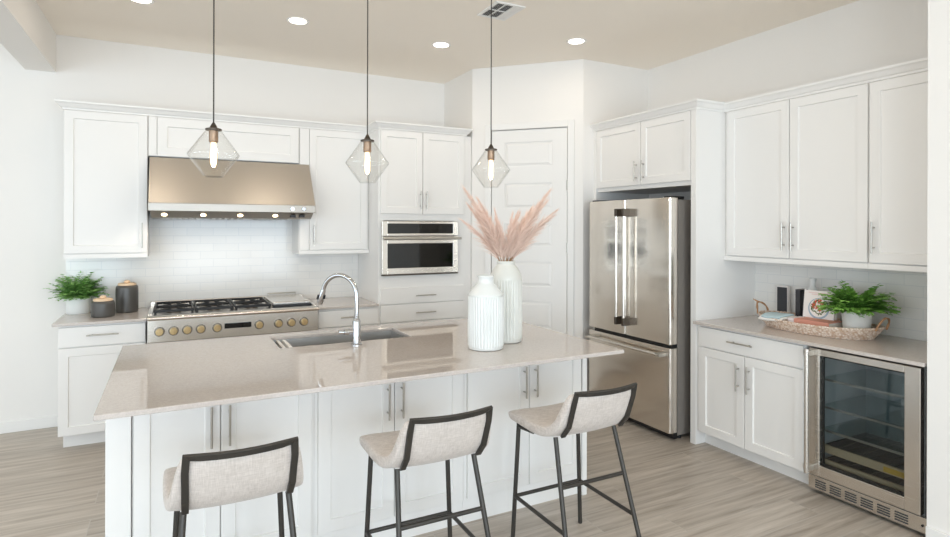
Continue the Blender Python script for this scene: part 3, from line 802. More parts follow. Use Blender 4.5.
# ------------------------------------------------------------------ island
IY0, IY1, IX0, IX1 = 2.392, 3.722, -.246, 2.150
sx0, sx1, sy0, sy1 = .512, 1.268, 3.262, 3.612
mb = MB(); xs = [IX0, sx0, sx1, IX1]; ys = [IY0, sy0, sy1, IY1]
vs = []; fs = []
for z in (ZT - .02, ZT):
    for y in ys:
        for x in xs: vs.append((x, y, z))
for q in (0, 16):
    for j in range(3):
        for i in range(3):
            if i == 1 and j == 1: continue
            a = q + j * 4 + i; f = (a, a + 1, a + 5, a + 4); fs.append(f if q else f[::-1])
for (a, b) in [(i, i + 1) for i in range(3)] + [(12 + i, 13 + i) for i in range(3)] + [(i * 4, i * 4 + 4) for i in range(3)] + [(i * 4 + 3, i * 4 + 7) for i in range(3)] + [(5, 6), (9, 10), (5, 9), (6, 10)]:
    fs.append((a, b, b + 16, a + 16))
mb.faces(vs, fs)
bmesh.ops.remove_doubles(mb.b, verts=mb.b.verts, dist=1e-6)
o = obj('island_countertop', mb, 'quartz', bevel=.003)
tag(o, 'long polished greige quartz countertop on the kitchen island', 'countertop', 'greige quartz countertops')
IF = 2.672       # island face frame plane
def island_unit(x0, x1, split, label, ext):
    t = thing('island_cabinet', label, 'cabinet', ((x0 + x1) / 2, 3.1, 0), 'white island cabinets')
    mb = MB(); yb = 3.70
    e0, e1 = ext
    mb.box(x0 - e0, x1 + e1, IF, IF + .02, .12, ZT - .021).box(x0, x0 + .018, IF + .02, yb, .12, ZT - .021).box(x1 - .018, x1, IF + .02, yb, .12, ZT - .021)
    mb.box(x0 + .018, x1 - .018, yb - .02, yb, .12, ZT - .021).box(x0 - e0, x1 + e1, IF + .012, yb - .06, 0, .12)
    obj('body', mb, 'cab', t)
    add_door(t, 'y', x0 + .006, split - .002, .135, ZT - .036, IF, split - .036, .698, .17)
    add_door(t, 'y', split + .002, x1 - .006, .135, ZT - .036, IF, split + .034, .698, .17)
    yb2 = yb
    mb = MB(); mb.slabdoor('y', x0 + .006, x1 - .006, .135, ZT - .036, yb2, t=.012)
    obj('back_panel', mb, 'cab', t)
island_unit(-.144, .560, .178, 'white two door island cabinet behind the first stool', (0, .0085))
island_unit(.578, 1.318, .946, 'white two door island cabinet at the middle stool', (.0085, .0085))
island_unit(1.336, 2.070, 1.714, 'white two door island cabinet nearest the refrigerator', (.0085, 0))
for (x0, x1, lb) in ((-.232, -.146, 'white end panel at the left end of the island'), (2.072, 2.104, 'white end panel at the refrigerator end of the island')):
    mb = MB(); mb.box(x0, x1, IF - .022, 3.712, 0, ZT - .021)
    o = obj('island_end_panel', mb, 'cab', bevel=.002); tag(o, lb, 'panel', 'island end panels')
# sink
mb = MB(); d = .20; q = .02
zt = ZT - .0205
vs = []
for (e, z) in ((-.014, zt), (.004, zt), (.008, zt - d + .03), (.03, zt - d)):
    vs += [(sx0 + e, sy0 + e, z), (sx1 - e, sy0 + e, z), (sx1 - e, sy1 - e, z), (sx0 + e, sy1 - e, z)]
fs = [(12, 13, 14, 15)]
for j in range(3): fs += [(j * 4 + k, j * 4 + (k + 1) % 4, j * 4 + 4 + (k + 1) % 4, j * 4 + 4 + k) for k in range(4)]
mb.faces(vs, fs)
t = thing('kitchen_sink', 'stainless undermount sink in the island countertop', 'sink', ((sx0 + sx1) / 2, 3.437, ZT - .23))
o = obj('basin', mb, 'basin', t)
so = o.modifiers.new('solid', 'SOLIDIFY'); so.thickness = .0015; so.offset = 0
mb = MB(); mb.lathe(((sx0 + sx1) / 2, 3.44, zt - d + .001), [(.045, 0), (.045, .003), (.03, .001)], 24); obj('drain', mb, 'chrome', t, smooth=True)
# faucet
fxc, fyc = .905, 3.165
t = thing('faucet', 'chrome gooseneck pull-down faucet beside the island sink', 'faucet', (fxc, fyc, ZT))
mb = MB(); mb.lathe((fxc, fyc, ZT), [(.03, 0), (.03, .006), (.024, .012), (.023, .13), (.019, .14), (.014, .15)], 24)
obj('base', mb, 'chrome', t, smooth=True)
dirv = Vector((-.66, .75, 0)).normalized()
pts = [Vector((fxc, fyc, ZT + .14))]
R = .112; zc = ZT + .272
for i in range(0, 19):
    a = PI - i * (PI * .93) / 18
    pts.append(Vector((fxc, fyc, zc)) + dirv * (R + R * math.cos(a)) + Vector((0, 0, R * math.sin(a))))
mb = MB(); mb.tube(pts, .0125, 16); obj('gooseneck', mb, 'chrome', t, smooth=True)
e = pts[-1]; dd = (pts[-1] - pts[-2]).normalized()
mb = MB(); mb.tube([e - dd * .002, e + dd * .02, e + dd * .075, e + dd * .085], [.014, .0165, .018, .015], 16); sp = obj('spray_head', mb, 'chrome', t, smooth=True)
sd = dirv.cross(Vector((0, 0, 1)))
mb = MB(); mb.tube([e + dd * .03 - dirv * .017, e + dd * .052 - dirv * .018], .008, 10); mb.tube([e + dd * .03 - r0 * .016 - fw * .008, e + dd * .055 - r0 * .017 - fw * .008], .008, 10); obj('spray_button', mb, 'black', sp, smooth=True)
lz = ZT + .076
mb = MB(); mb.tube([(fxc, fyc, lz), (fxc - .04, fyc, lz)], .013, 14); mb.tube([(fxc - .04, fyc, lz), (fxc - .07, fyc, lz)], .018, 16); mb.tube([(fxc - .07, fyc, lz), (fxc - .1, fyc, lz + .003)], [.010, .009], 12)
obj('lever_handle', mb, 'chrome', t, smooth=True)

# ------------------------------------------------------------------ bar stools
def stool_shell():
    prof = [(.238, .600, .205), (.243, .612, .218), (.236, .630, .226), (.19, .640, .228), (.10, .640, .229), (.01, .634, .226), (-.06, .640, .219), (-.115, .662, .212), (-.155, .700, .205), (-.183, .750, .196), (-.204, .794, .186), (-.220, .827, .172)]
    n = len(prof); us = [-1, -.93, -.75, -.5, -.25, 0, .25, .5, .75, .93, 1]
    inner, outer = [], []
    for i, (y, z, hw) in enumerate(prof):
        a = prof[max(0, i - 1)]; b = prof[min(n - 1, i + 1)]
        ty, tz = b[0] - a[0], b[1] - a[1]; l = math.hypot(ty, tz); ny, nz = -tz / l, ty / l   # points down / back
        if i == 0: ny, nz = 0, -1
        wb = max(0., min(1., (i - 5) / 4)); ws = 1 - wb
        th = (.012, .03, .046, .052, .054, .054, .054, .052, .048, .044, .042, .036)[i]
        ri, ro_ = [], []
        for u in us:
            cy = .036 * u * u * wb; cz = .012 * u * u * ws
            edge = 1 - .22 * max(0., (abs(u) - .75) / .25)
            x = hw * u
            m = Vector((x, y + cy, z + cz)); nn = Vector((0, ny, nz))
            drop = .010 * max(0., (abs(u) - .75) / .25) ** 2
            ri.append(m + nn * drop)
            ro_.append(m + nn * (th * edge + drop))
        inner.append(ri); outer.append(ro_)
    return inner, outer, us
def make_stool(loc, label):
    t = thing('bar_stool', label, 'stool', loc, 'oatmeal bar stools at the island', local=True)
    inner, outer, us = stool_shell(); n = len(inner); m = len(us)
    mb = MB(); V = []
    for lay in (inner, outer):
        for r in lay: V += [tuple(p) for p in r]
    fs = []
    idx = lambda L_, i, j: L_ * n * m + i * m + j
    for i in range(n - 1):
        for j in range(m - 1):
            fs.append((idx(0, i, j), idx(0, i, j + 1), idx(0, i + 1, j + 1), idx(0, i + 1, j)))
            fs.append((idx(1, i, j), idx(1, i + 1, j), idx(1, i + 1, j + 1), idx(1, i, j + 1)))
        for j in (0, m - 1): fs.append((idx(0, i, j), idx(0, i + 1, j), idx(1, i + 1, j), idx(1, i, j)))
    for j in range(m - 1):
        for i in (0, n - 1): fs.append((idx(0, i, j), idx(0, i, j + 1), idx(1, i, j + 1), idx(1, i, j)))
    mb.faces(V, fs)
    obj('seat', mb, 'fabric', t, smooth='full', sub=2)
    # flat bar frame on the back
    def outp(i, u):
        k = min(range(m), key=lambda q: abs(us[q] - u))
        j = 0
        while j < m - 2 and us[j + 1] < u: j += 1
        f = (u - us[j]) / (us[j + 1] - us[j]); p = outer[i][j].lerp(outer[i][j + 1], f)
        return p
    def bp(i, u, e=.006):
        p = outp(i, u); a = outp(max(i - 1, 0), u); b = outp(min(i + 1, n - 1), u); tg = (b - a).normalized()
        nn = Vector((0, -tg.z, tg.y)); return p + nn * e, nn
    path = []
    fu = {6: .74, 7: .76, 8: .79, 9: .83, 10: .88, 11: .93}
    for i in range(7, 12): path.append(bp(i, -fu[i]))
    top = [bp(11, u) for u in (-.93, -.7, -.45, -.2, 0, .2, .45, .7, .93)]
    lift = Vector((0, -.006, .016))
    left = path[:-1]; right = [(Vector((-p.x, p.y, p.z)), nn) for p, nn in left][::-1]
    full = left + [(p + lift, nn) for p, nn in top] + right
    mb = MB(); P = [p for p, _ in full]; wv, tk = .011, .006; rings = []
    for i, (p, nn) in enumerate(full):
        d1 = (P[i] - P[i - 1]).normalized() if i else (P[1] - P[0]).normalized()
        d2 = (P[i + 1] - P[i]).normalized() if i < len(P) - 1 else d1
        tg = (d1 + d2).normalized(); sc = 1 / max(.5, tg.dot(d1))
        side = tg.cross(nn).normalized(); nrm = side.cross(tg).normalized()
        rings.append([mb.b.verts.new(p + side * (a * wv * sc) + nrm * (b * tk)) for a, b in ((-1, -1), (1, -1), (1, 1), (-1, 1))])
    for a, b in zip(rings, rings[1:]):
        for k in range(4): mb.b.faces.new((a[k], a[(k + 1) % 4], b[(k + 1) % 4], b[k]))
    mb.b.faces.new(rings[0]); mb.b.faces.new(rings[-1])
    obj('back_frame', mb, 'stoolmetal', t, bevel=.0015)
    lr = .0105
    def leg(x0, y0, z0, x1, y1): return [(x0, y0, z0), (x1, y1, 0.0)]
    def pt(L_, z):
        a, b = Vector(L_[0]), Vector(L_[1]); return a.lerp(b, (a.z - z) / (a.z - b.z))
    legs = {}
    for sname, s_ in (('l', -1), ('r', 1)):
        legs['f' + sname] = leg(s_ * .176, .200, .605, s_ * .204, .212)
        legs['b' + sname] = leg(s_ * .165, -.088, .600, s_ * .207, -.262)
    for k in legs:
        mb = MB(); mb.tube(legs[k], lr, 12); obj('leg', mb, 'stoolmetal', t, smooth=True)
    def bar(a, b, r=.009):
        mb = MB(); mb.tube([a, b], r, 10); obj('stretcher', mb, 'stoolmetal', t, smooth=True)
    bar(pt(legs['fl'], .225), pt(legs['fr'], .225)); bar(pt(legs['bl'], .40), pt(legs['br'], .40))
    for s_ in ('l', 'r'):
        bar(pt(legs['f' + s_], .225), pt(legs['b' + s_], .225))
        mb = MB(); fp = pt(legs['f' + s_], .562); mb.tube([fp, fp + Vector((0, -.13, .012))], .008, 10); obj('seat_rail', mb, 'stoolmetal', t, smooth=True)
    return t
st = make_stool((.196, 2.2, 0), 'oatmeal bar stool with dark frame at the left end of the island')
dup(st, (.929, 2.2, 0), 'oatmeal bar stool with dark frame, the middle one of the three')
dup(st, (1.668, 2.2, 0), 'oatmeal bar stool with dark frame closest to the refrigerator')

# ------------------------------------------------------------------ pendants, ceiling fixtures
def make_pendant(loc, label):
    t = thing('pendant_light', label, 'pendant light', loc, 'clear glass pendants over the island', local=True)   # loc at the bottom of the shade
    z0 = 0
    prof = [(.0, .002), (.040, .002), (.043, .004), (.1145, .102), (.1155, .106), (.1145, .110), (.034, .224)]
    mb = MB()
    prof_in = [(r - .0022, h) for r, h in prof[2:]]
    full = [(.001, 0)] + [(.041, 0), (.0445, .003)] + prof[3:] 
    mb.lathe((0, 0, 0), full, 40, cap0=True, cap1=False)
    mb.lathe((0, 0, 0), [(.001, .004), (.039, .004)] + [(r - .003, h) for r, h in prof[3:]], 40, cap0=True, cap1=False)
    sh = obj('glass_shade', mb, 'glass', t, smooth=True)
    mb = MB(); mb.lathe((0, 0, .222), [(.036, 0), (.037, .004), (.036, .008), (.018, .013), (.014, .022), (.007, .034), (.005, .038)], 28)
    obj('cap', mb, 'pewter', t, smooth=True)
    mb = MB(); mb.lathe((0, 0, .165), [(.019, 0), (.021, .004), (.021, .056)], 24)
    obj('socket', mb, 'bronze', t, smooth=True)
    mb = MB(); mb.lathe((0, 0, .048), [(.003, 0), (.009, .004), (.0145, .02), (.0155, .05), (.0125, .085), (.011, .118)], 20)
    obj('bulb', mb, 'bulb', t, smooth=True)
    mb = MB(); mb.cyl((0, 0, .259), (0, 0, ZC - loc[2] - .02), .0032, 8)
    obj('cord', mb, 'cord', t, smooth=True)
    mb = MB(); mb.lathe((0, 0, ZC - loc[2] - .024), [(.012, 0), (.055, .004), (.06, .012), (.06, .024)], 28)
    obj('canopy', mb, 'pewter', t, smooth=True)
    return t
pn = make_pendant((.169, 3.03, 1.765), 'clear faceted glass pendant in front of the range hood')
dup(pn, (.923, 3.03, 1.765), 'clear faceted glass pendant in front of the upper cabinet by the oven')
dup(pn, (1.682, 3.03, 1.765), 'clear faceted glass pendant above the vases in front of the pantry door')
for x in (.169, .923, 1.682):
    l = bpy.data.lights.new('pendant_bulb_light', 'POINT'); l.energy = 4; l.color = (1, .8, .58); l.shadow_soft_size = .02
    lo = bpy.data.objects.new('pendant_bulb_light', l); COL.objects.link(lo); lo.location = (x, 3.03, 1.765 + .045)

def make_can(loc, label):
    t = thing('recessed_light', label, 'ceiling light', loc, 'recessed ceiling lights', local=True)
    mb = MB(); mb.lathe((0, 0, -.006), [(.058, .004), (.076, .0), (.078, .006), (.058, .006)], 32, cap0=False, cap1=False); obj('trim_ring', mb, 'trimw', t, smooth=True)
    mb = MB(); mb.lathe((0, 0, -.004), [(.059, 0), (.059, .003)], 32); obj('diffuser', mb, 'lampwhite', t, smooth=True)
    return t
can_labels = ['round recessed ceiling light nearest the dropped beam', 'round recessed ceiling light between the first and second pendant cords', 'round recessed ceiling light left of the third pendant cord', 'round recessed ceiling light in front of the refrigerator cabinet',
              'round recessed ceiling light over the left of the island', 'round recessed ceiling light over the stools', 'round recessed ceiling light over the aisle by the cooler', 'round recessed ceiling light near the near right wall', 'round recessed ceiling light behind the stools', 'round recessed ceiling light in the great room']
c0 = None
for i, (x, y) in enumerate(CAN_SPOTS):
    if i < 4:
        if c0 is None: c0 = make_can((x, y, ZC - .0005), can_labels[i])
        else: dup(c0, (x, y, ZC - .0005), can_labels[i])
    l = bpy.data.lights.new('can_light', 'AREA'); l.shape = 'DISK'; l.size = .11; l.energy = CAN_POWER; l.color = CAN_COLOR
    lo = bpy.data.objects.new('can_light', l); COL.objects.link(lo); lo.location = (x, y, ZC - .012)

t = thing('air_vent', 'white metal ceiling vent beside the third pendant cord', 'vent', (1.955, 3.39, ZC - .001), local=True)
mb = MB(); vx, vy = .088, .118
for a, b, c, d in [(-vx - .022, -vx, -vy - .022, vy + .022), (vx, vx + .022, -vy - .022, vy + .022), (-vx, vx, -vy - .022, -vy), (-vx, vx, vy, vy + .022), (-.032, -.026, -vy, vy), (.032, .038, -vy, vy), (-vx, vx, -.004, .004)]: mb.box(a, b, c, d, -.008, 0)
obj('frame', mb, 'trimw', t, bevel=.0015)
obj('duct', MB().box(-vx, vx, -vy, vy, -.0015, 0), 'ventdark', t)
for x0_, nb, tilt in ((-vx + .004, 4, -1), (-.022, 4, -1), (.042, 4, 1)):
    mb = MB()
    for k in range(nb):
        x = x0_ + k * .0135
        za, zb = (-.002, -.009) if tilt > 0 else (-.009, -.002)
        mb.faces([(x, -vy, za), (x + .008, -vy, zb), (x + .008, vy, zb), (x, vy, za)], [(0, 1, 2, 3)])
    o = obj('louvers', mb, 'trimw', t); so = o.modifiers.new('solid', 'SOLIDIFY'); so.thickness = .001

# ------------------------------------------------------------------ vases and pampas
random.seed(7)
def vase(name, c, prof, rib0, rib1, n, label, m, group):
    rib = lambda a, h: 1 + (.024 * math.cos(n * a) if rib0 < h < rib1 else 0)
    mb = MB(); mb.lathe((c[0], c[1], ZT), prof, 6 * n, rib=rib, cap1=True)
    o = obj(name, mb, m, smooth=True); tag(o, label, 'vase', group); return o
V1 = (1.505, 2.765)
vase('vase', V1, [(q * .905, h * .985) for q, h in [(.096, 0), (.104, .004), (.1055, .012), (.1055, .018), (.1055, .022), (.1055, .1), (.1055, .2), (.1055, .286), (.1055, .290), (.107, .294), (.106, .299), (.100, .307), (.085, .325), (.064, .347), (.052, .358), (.047, .366), (.047, .388), (.051, .394), (.051, .400), (.047, .402), (.043, .398), (.041, .366), (.045, .35), (.03, .3), (.001, .28)]],
     .02, .283, 38, 'shorter white ribbed ceramic vase standing empty on the island', 'vase', 'ribbed ceramic vases')
V2 = (1.702, 2.885)
vase('vase', V2, [(q * .94, h) for q, h in [(.088, 0), (.096, .004), (.098, .012), (.098, .02), (.098, .024), (.098, .12), (.098, .24), (.098, .352), (.098, .356), (.098, .364), (.093, .385), (.078, .415), (.062, .433), (.055, .44), (.053, .447), (.056, .453), (.056, .460), (.052, .463), (.047, .458), (.046, .44), (.046, .2), (.001, .19)]],
     .022, .354, 34, 'taller cream ribbed ceramic vase holding pink pampas grass', 'vase2', 'ribbed ceramic vases')

def plume(tip, base, seed):
    rnd = random.Random(seed)
    base = Vector(base); tip = Vector(tip)
    mouth = Vector((V2[0] + base.x, V2[1] + base.y, ZT + .46))
    root = Vector((V2[0] - base.x * .5, V2[1] - base.y * .5, ZT + .24))
    d = tip - mouth; ctrl = mouth + Vector((d.x * .32, d.y * .32, d.z * .52))
    def bez(t): return mouth * (1 - t) ** 2 + ctrl * 2 * t * (1 - t) + tip * t * t
    t = thing('pampas_plume', 'dried pink pampas plume in the tall ribbed vase', 'dried flower', mouth, 'pink pampas plumes in the tall vase')
    mb = MB(); pts = [root.lerp(mouth, .0), mouth] + [bez(i / 8) for i in range(1, 9)]
    mb.tube(pts, [.0022, .002] + [.0018 - .0013 * i / 8 for i in range(1, 9)], 6)
    obj('stem', mb, 'branch', t, smooth=True)
    mb = MB(); Lh = d.length
    for k in range(480):
        s0 = rnd.uniform(.04, .93); p = bez(s0); tg = (bez(min(1, s0 + .03)) - bez(s0 - .03)).normalized()
        side = tg.cross(Vector((rnd.gauss(0, 1), rnd.gauss(0, 1), rnd.gauss(0, 1)))).normalized()
        spread = .58 * math.sin(min(1, s0 * .95 + .22) * PI) + .10
        ln = Lh * rnd.uniform(.18, .36) * (1.05 - .5 * s0)
        v1 = (tg + side * spread * rnd.uniform(.3, 1)).normalized()
        q1 = p + v1 * ln * .5; q2 = q1 + (v1 + side * .10 + Vector((d.x * .12, 0, -.12))).normalized() * ln * .5
        wdt = rnd.uniform(.0007, .0013); wv = v1.cross(Vector((rnd.gauss(0, 1), rnd.gauss(0, 1), rnd.gauss(0, 1)))).normalized() * wdt
        mb.faces([p - wv * .6, p + wv * .6, q1 + wv, q1 - wv, q2], [(0, 1, 2, 3), (3, 2, 4)])
    obj('feather', mb, 'pampas', t)
tips = [(-.285, .02, .86), (-.275, -.05, .80), (-.30, .02, .685), (-.24, .06, .77), (-.21, -.06, .73), (-.17, .05, .74), (-.12, -.05, .70), (-.06, .06, .69), (-.01, -.04, .72), (.05, .03, .71), (.11, -.05, .72), (.16, .05, .76), (.21, -.03, .80), (.27, .03, .87), (.25, .07, .80), (.285, -.02, .75), (.30, .03, .72), (-.19, .03, .80), (-.09, .02, .74), (.03, -.03, .73), (.08, .04, .73), (.17, -.02, .79)]
for i, (dx, dy, h) in enumerate(tips):
    plume((V2[0] + dx + .028 + max(0, dx) * .10, V2[1] + dy, ZT + h + .008), (dx * .13, dy * .3, 0), 100 + i)

# ------------------------------------------------------------------ potted ferns
def fern(mb, c, n, length, rnd, rise=1.0, droop=.11):
    for k in range(n):
        az = rnd.uniform(0, 2 * PI); L_ = length * rnd.uniform(.55, 1.05); el = rnd.uniform(.35, 1.5) * rise
        dh = Vector((math.cos(az), math.sin(az), 0)); p = Vector(c) + dh * rnd.uniform(0, .03)
        pts = []; ang = el
        steps = 9; p0 = p.copy()
        for i in range(steps + 1):
            pts.append(p0.copy()); p0 = p0 + (dh * math.cos(ang) + Vector((0, 0, math.sin(ang)))) * (L_ / steps); ang -= rnd.uniform(.6, 1.5) * droop
        sd = dh.cross(Vector((0, 0, 1)))
        for i in range(2, steps + 1):
            q = pts[i]; tg = (pts[i] - pts[i - 1]).normalized(); fr = i / steps
            ll = L_ * .29 * (1.1 - .75 * abs(fr - .45) * 1.3) * rnd.uniform(.8, 1.15); wv = ll * .36
            for s_ in (-1, 1):
                dr_ = (sd * s_ + tg * .75 + Vector((0, 0, rnd.uniform(-.25, .2)))).normalized()
                pv = dr_.cross(Vector((0, 0, 1)) + sd * rnd.uniform(-.4, .4)).normalized()
                mb.faces([q, q + dr_ * ll * .45 + pv * wv, q + dr_ * ll + Vector((0, 0, -ll * .15)), q + dr_ * ll * .45 - pv * wv], [(0, 1, 2), (0, 2, 3)])
        tg = (pts[-1] - pts[-2]).normalized()
        mb.faces([pts[-1] - sd * .005, pts[-1] + sd * .005, pts[-1] + tg * L_ * .12], [(0, 1, 2)])
def potted(c, r0_, r1_, h, m, label, n, length, seed, leafm, lift):
    t = thing('potted_fern', label, 'plant', (c[0], c[1], c[2]), 'potted ferns on the counters')
    mb = MB(); mb.lathe(c, [(r0_ * .96, 0), (r0_, .004), (r1_, h - .003), (r1_ - .002, h), (r1_ - .008, h), (r1_ - .010, h - .02), (.001, h - .021)], 40, cap1=True)
    obj('pot', mb, m, t, smooth=True)
    mb = MB(); mb.lathe((c[0], c[1], c[2] + h - .0205), [(r1_ - .011, 0), (r1_ - .011, .004)], 24); obj('soil', mb, 'soil', t)
    rnd = random.Random(seed); mb = MB()
    fern(mb, (c[0], c[1], c[2] + h - .012), n, length, rnd, droop=lift)
    for v in mb.b.verts:
        v.co.y = min(v.co.y, YB - .02); v.co.x = min(v.co.x, XR - .02)
    obj('foliage', mb, leafm, t)
    return t
potted((-.636, 5.27, ZT), .076, .080, .122, 'matwhite', 'small fern in a white cylinder pot beside the charcoal canisters', 130, .20, 3, 'leafdark', .075)

# canisters
def canister(c, r, h, label):
    t = thing('canister', label, 'canister', (c[0], c[1], ZT), 'charcoal canisters with wooden lids')
    mb = MB(); mb.lathe((c[0], c[1], ZT), [(r * .93, 0), (r * .985, .004), (r, .014), (r, h - .03), (r * .985, h - .015), (r * .93, h - .005), (r * .82, h)], 40)
    obj('body', mb, 'char', t, smooth=True)
    mb = MB(); mb.lathe((c[0], c[1], ZT + h - .001), [(r * .80, 0), (r * .82, .006), (r * .80, .014), (r * .72, .018)], 36)
    ld = obj('lid', mb, 'wood', t, smooth=True)
    mb = MB(); mb.lathe((c[0], c[1], ZT + h + .016), [(r * .18, 0), (r * .28, .008), (r * .27, .016), (r * .15, .022)], 20)
    obj('lid_knob', mb, 'wood', ld, smooth=True)
canister((-.452, 4.985), .075, .115, 'shorter charcoal canister with a wooden lid in front of the fern')
canister((-.314, 5.175), .076, .205, 'taller charcoal canister with a wooden lid next to the rangetop')

# ------------------------------------------------------------------ tray and its contents on the right counter
TC = (3.632, 2.27)
t = thing('woven_tray', 'long oval woven tray with branch handles on the right counter', 'tray', (TC[0], TC[1], ZT))
mb = MB(); N = 150
def oval(a, b, z, ph=0., amp=.0, end=0.):
    out = []
    for k in range(N):
        an = 2 * PI * k / N; q = abs(math.sin(an)) ** 3 * end
        out.append((TC[0] + b * math.cos(an) * 1.0, TC[1] + a * math.sin(an), z + q))
    return out
rowsn = 8
for i in range(rowsn):
    f = i / (rowsn - 1)
    a = .325 + .055 * f; b = .175 + .035 * f; z = ZT + .006 + f * .058
    rads = [.0056 + .0014 * (1 if (k + i) % 2 else -1) for k in range(N)]
    mb.tube(oval(a, b, z, end=.012 * f), rads, 6, closed=True)
obj('woven_side', mb, 'weave', t)
mb = MB(); mb.prism([(p[0], p[1]) for p in oval(.325, .175, 0)], 'z', ZT + .001, ZT + .009); obj('woven_base', mb, 'weave', t)
for sgn, lb in ((1, 'l'), (-1, 'r')):
    yb_ = TC[1] + sgn * .372
    pts = []
    for i in range(13):
        a = PI * i / 12
        pts.append((TC[0] + .055 * math.cos(a) + .006 * math.sin(3 * a), yb_ + sgn * (.006 + .03 * math.sin(a)), ZT + .065 + .075 * math.sin(a) ** .8))
    mb = MB(); mb.tube(pts, [.006 + .0015 * math.sin(i * 2.1) for i in range(13)], 8)
    if sgn > 0: mb.tube([pts[6], (TC[0] - .01, yb_ + .075, ZT + .155)], [.006, .004], 8)
    obj('handle', mb, 'branch', t, smooth=True)
Z1 = ZT + .012
# fern in the tray
potted((3.62, 2.02, Z1), .066, .080, .150, 'stonepot', 'full fern in a mottled white pot inside the woven tray', 170, .195, 12, 'leaf', .085)
# terracotta book lying in the tray, cookbook standing on it
t = thing('book', 'terracotta book lying flat in the woven tray', 'book', (3.60, 2.19, Z1), 'books in the tray')
by0, by1, bx0, bx1, bz = 2.115, 2.335, 3.50, 3.665, Z1
mb = MB(); mb.box(bx0, bx1, by0, by1, bz, bz + .005).box(bx0, bx1, by0, by1, bz + .066, bz + .071).box(bx0, bx0 + .005, by0, by1, bz + .005, bz + .066); obj('cover', mb, 'terracotta', t, bevel=.0015)
obj('pages', MB().box(bx0 + .006, bx1 - .006, by0 + .006, by1 - .006, bz + .0051, bz + .0659), 'paper', t)
t = thing('book', 'white cookbook with a salad bowl on its cover standing in the tray', 'book', (3.62, 2.255, bz + .0715), 'books in the tray', local=True)
t.rotation_euler = (0, math.radians(7), math.radians(2))
bh, bw, bt = .175, .195, .03
mb = MB(); mb.box(0, .003, -bw / 2, bw / 2, 0, bh).box(bt - .003, bt, -bw / 2, bw / 2, 0, bh); cv = obj('cover', mb, 'coverwhite', t)
obj('spine', MB().box(0, bt, bw / 2, bw / 2 + .004, 0, bh), 'spine', t)
obj('pages', MB().box(.0031, bt - .0031, -bw / 2 + .004, bw / 2 - .001, .003, bh - .003), 'paper', t)
# printed bowl of salad on the front cover (faces -x)
mb = MB(); mb.lathe((-.0008, .0, .062), [(.066, 0), (.066, .0007)], 36, axis='x'); obj('printed_bowl', mb, 'bowlblue', cv)
mb = MB(); mb.lathe((-.0012, .0, .066), [(.058, 0), (.058, .0004)], 32, axis='x'); obj('printed_bowl', mb, 'coverwhite', cv)
rnd = random.Random(5)
for nm, n_, rr in (('salad', 42, .046), ('red', 24, .04)):
    mb = MB()
    for k in range(n_):
        a, q = rnd.uniform(0, 2 * PI), rr * math.sqrt(rnd.random()); yy, zz = q * math.cos(a), .07 + q * math.sin(a) * .95 + (.012 if nm == 'red' else 0)
        b_ = rnd.uniform(0, PI); l1, l2 = rnd.uniform(.008, .018), rnd.uniform(.003, .006); c_, s_ = math.cos(b_), math.sin(b_)
        xx = -.0016 - .0003 * rnd.random() - (.0004 if nm == 'red' else 0)
        mb.faces([(xx, yy + c_ * l1, zz + s_ * l1), (xx, yy - s_ * l2, zz + c_ * l2), (xx, yy - c_ * l1, zz - s_ * l1), (xx, yy + s_ * l2, zz - c_ * l2)], [(0, 1, 2, 3)])
    obj('printed_salad', mb, nm, cv)
mb = MB()
for z, a, b in ((.158, -.06, .07), (.148, -.05, .05)): mb.box(-.0008, 0, a, b, z, z + .004)
obj('printed_title', mb, 'palepink', cv)
t = thing('book', 'slim charcoal book standing behind the white cookbook', 'book', (3.745, 2.44, Z1), 'books in the tray')
obj('cover', MB().box(3.70, 3.79, 2.424, 2.4275, Z1, 1.118).box(3.70, 3.79, 2.4525, 2.456, Z1, 1.118).box(3.697, 3.70, 2.424, 2.456, Z1, 1.118), 'spine', t)
obj('pages', MB().box(3.7001, 3.786, 2.4276, 2.4524, Z1 + .002, 1.115), 'paper', t)
# upright box behind
t = thing('bookend_box', 'black and white upright box on the counter behind the tray', 'box', (3.84, 2.65, ZT))
obj('case', MB().box(3.835, 3.865, 2.605, 2.69, ZT, 1.118), 'coverwhite', t, bevel=.002)
obj('front_panel', MB().box(3.832, 3.8349, 2.609, 2.683, ZT + .03, 1.108), 'spine', t)
# white bottle behind the cookbook
mb = MB(); mb.lathe((3.81, 2.41, ZT), [(.035, 0), (.04, .006), (.04, .2), (.03, .245), (.018, .265), (.017, .30), (.022, .306), (.022, .318), (.014, .32)], 28)
o = obj('bottle', mb, 'matwhite', smooth=True); tag(o, 'slim white ceramic bottle on the counter behind the cookbook', 'bottle')
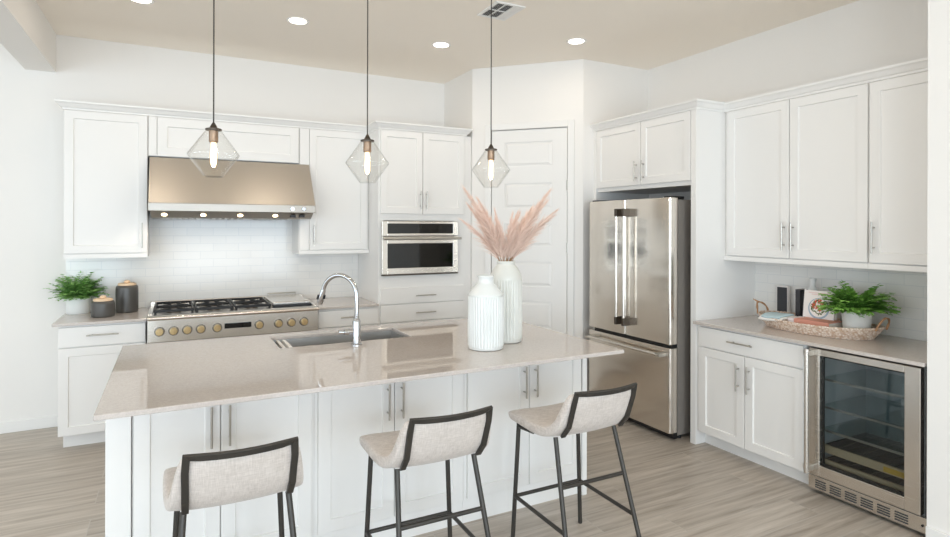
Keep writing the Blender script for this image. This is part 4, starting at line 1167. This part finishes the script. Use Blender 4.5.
# glazed jar between book and fern
mb = MB(); mb.lathe((3.72, 2.13, Z1), [(.03, 0), (.036, .006), (.038, .08), (.034, .125), (.028, .135), (.028, .145)], 28)
o = obj('jar', mb, 'greygreen', smooth=True); tag(o, 'grey green glazed jar between the cookbook and the fern pot', 'jar')
# folded towel over the tray's rim
def cloth(x0, x1, y0, y1, zf, th, ny=18, nx=14):
    mb = MB(); V = []; fs = []
    for L_ in (0, 1):
        for i in range(ny + 1):
            for j in range(nx + 1):
                x = x0 + (x1 - x0) * j / nx; y = y0 + (y1 - y0) * i / ny
                V.append((x, y, zf(x, y) + th * L_))
    n1 = (ny + 1) * (nx + 1); ix = lambda L_, i, j: L_ * n1 + i * (nx + 1) + j
    for i in range(ny):
        for j in range(nx):
            fs.append((ix(1, i, j), ix(1, i, j + 1), ix(1, i + 1, j + 1), ix(1, i + 1, j))); fs.append((ix(0, i, j), ix(0, i + 1, j), ix(0, i + 1, j + 1), ix(0, i, j + 1)))
        for j in (0, nx): fs.append((ix(0, i, j), ix(0, i + 1, j), ix(1, i + 1, j), ix(1, i, j)))
    for j in range(nx):
        for i in (0, ny): fs.append((ix(0, i, j), ix(0, i, j + 1), ix(1, i, j + 1), ix(1, i, j)))
    return mb.faces(V, fs)
rim = ZT + .083
t = thing('towel', 'pale blue and cream folded towel draped over the left of the tray', 'towel', (3.49, 2.5, rim))
wob = lambda x, y: .002 * math.sin(40 * x + 17 * y) + .0015 * math.sin(55 * y)
def zt_(x, y): return rim - max(0, 3.475 - x) * .42 + min(0., (2.44 - y) * -.0) + wob(x, y)
obj('stripe', cloth(3.445, 3.60, 2.40, 2.525, zt_, .009), 'blue', t, smooth='full')
obj('fold', cloth(3.436, 3.605, 2.385, 2.54, lambda x, y: zt_(x, y) - .0135, .012), 'linen', t, smooth='full')
t = thing('napkin', 'folded blush white napkin between towel and terracotta book', 'napkin', (3.56, 2.36, Z1))
obj('fold', MB().box(3.50, 3.63, 2.335, 2.383, Z1, Z1 + .07), 'blush', t, bevel=.012, seg=4, smooth=True)
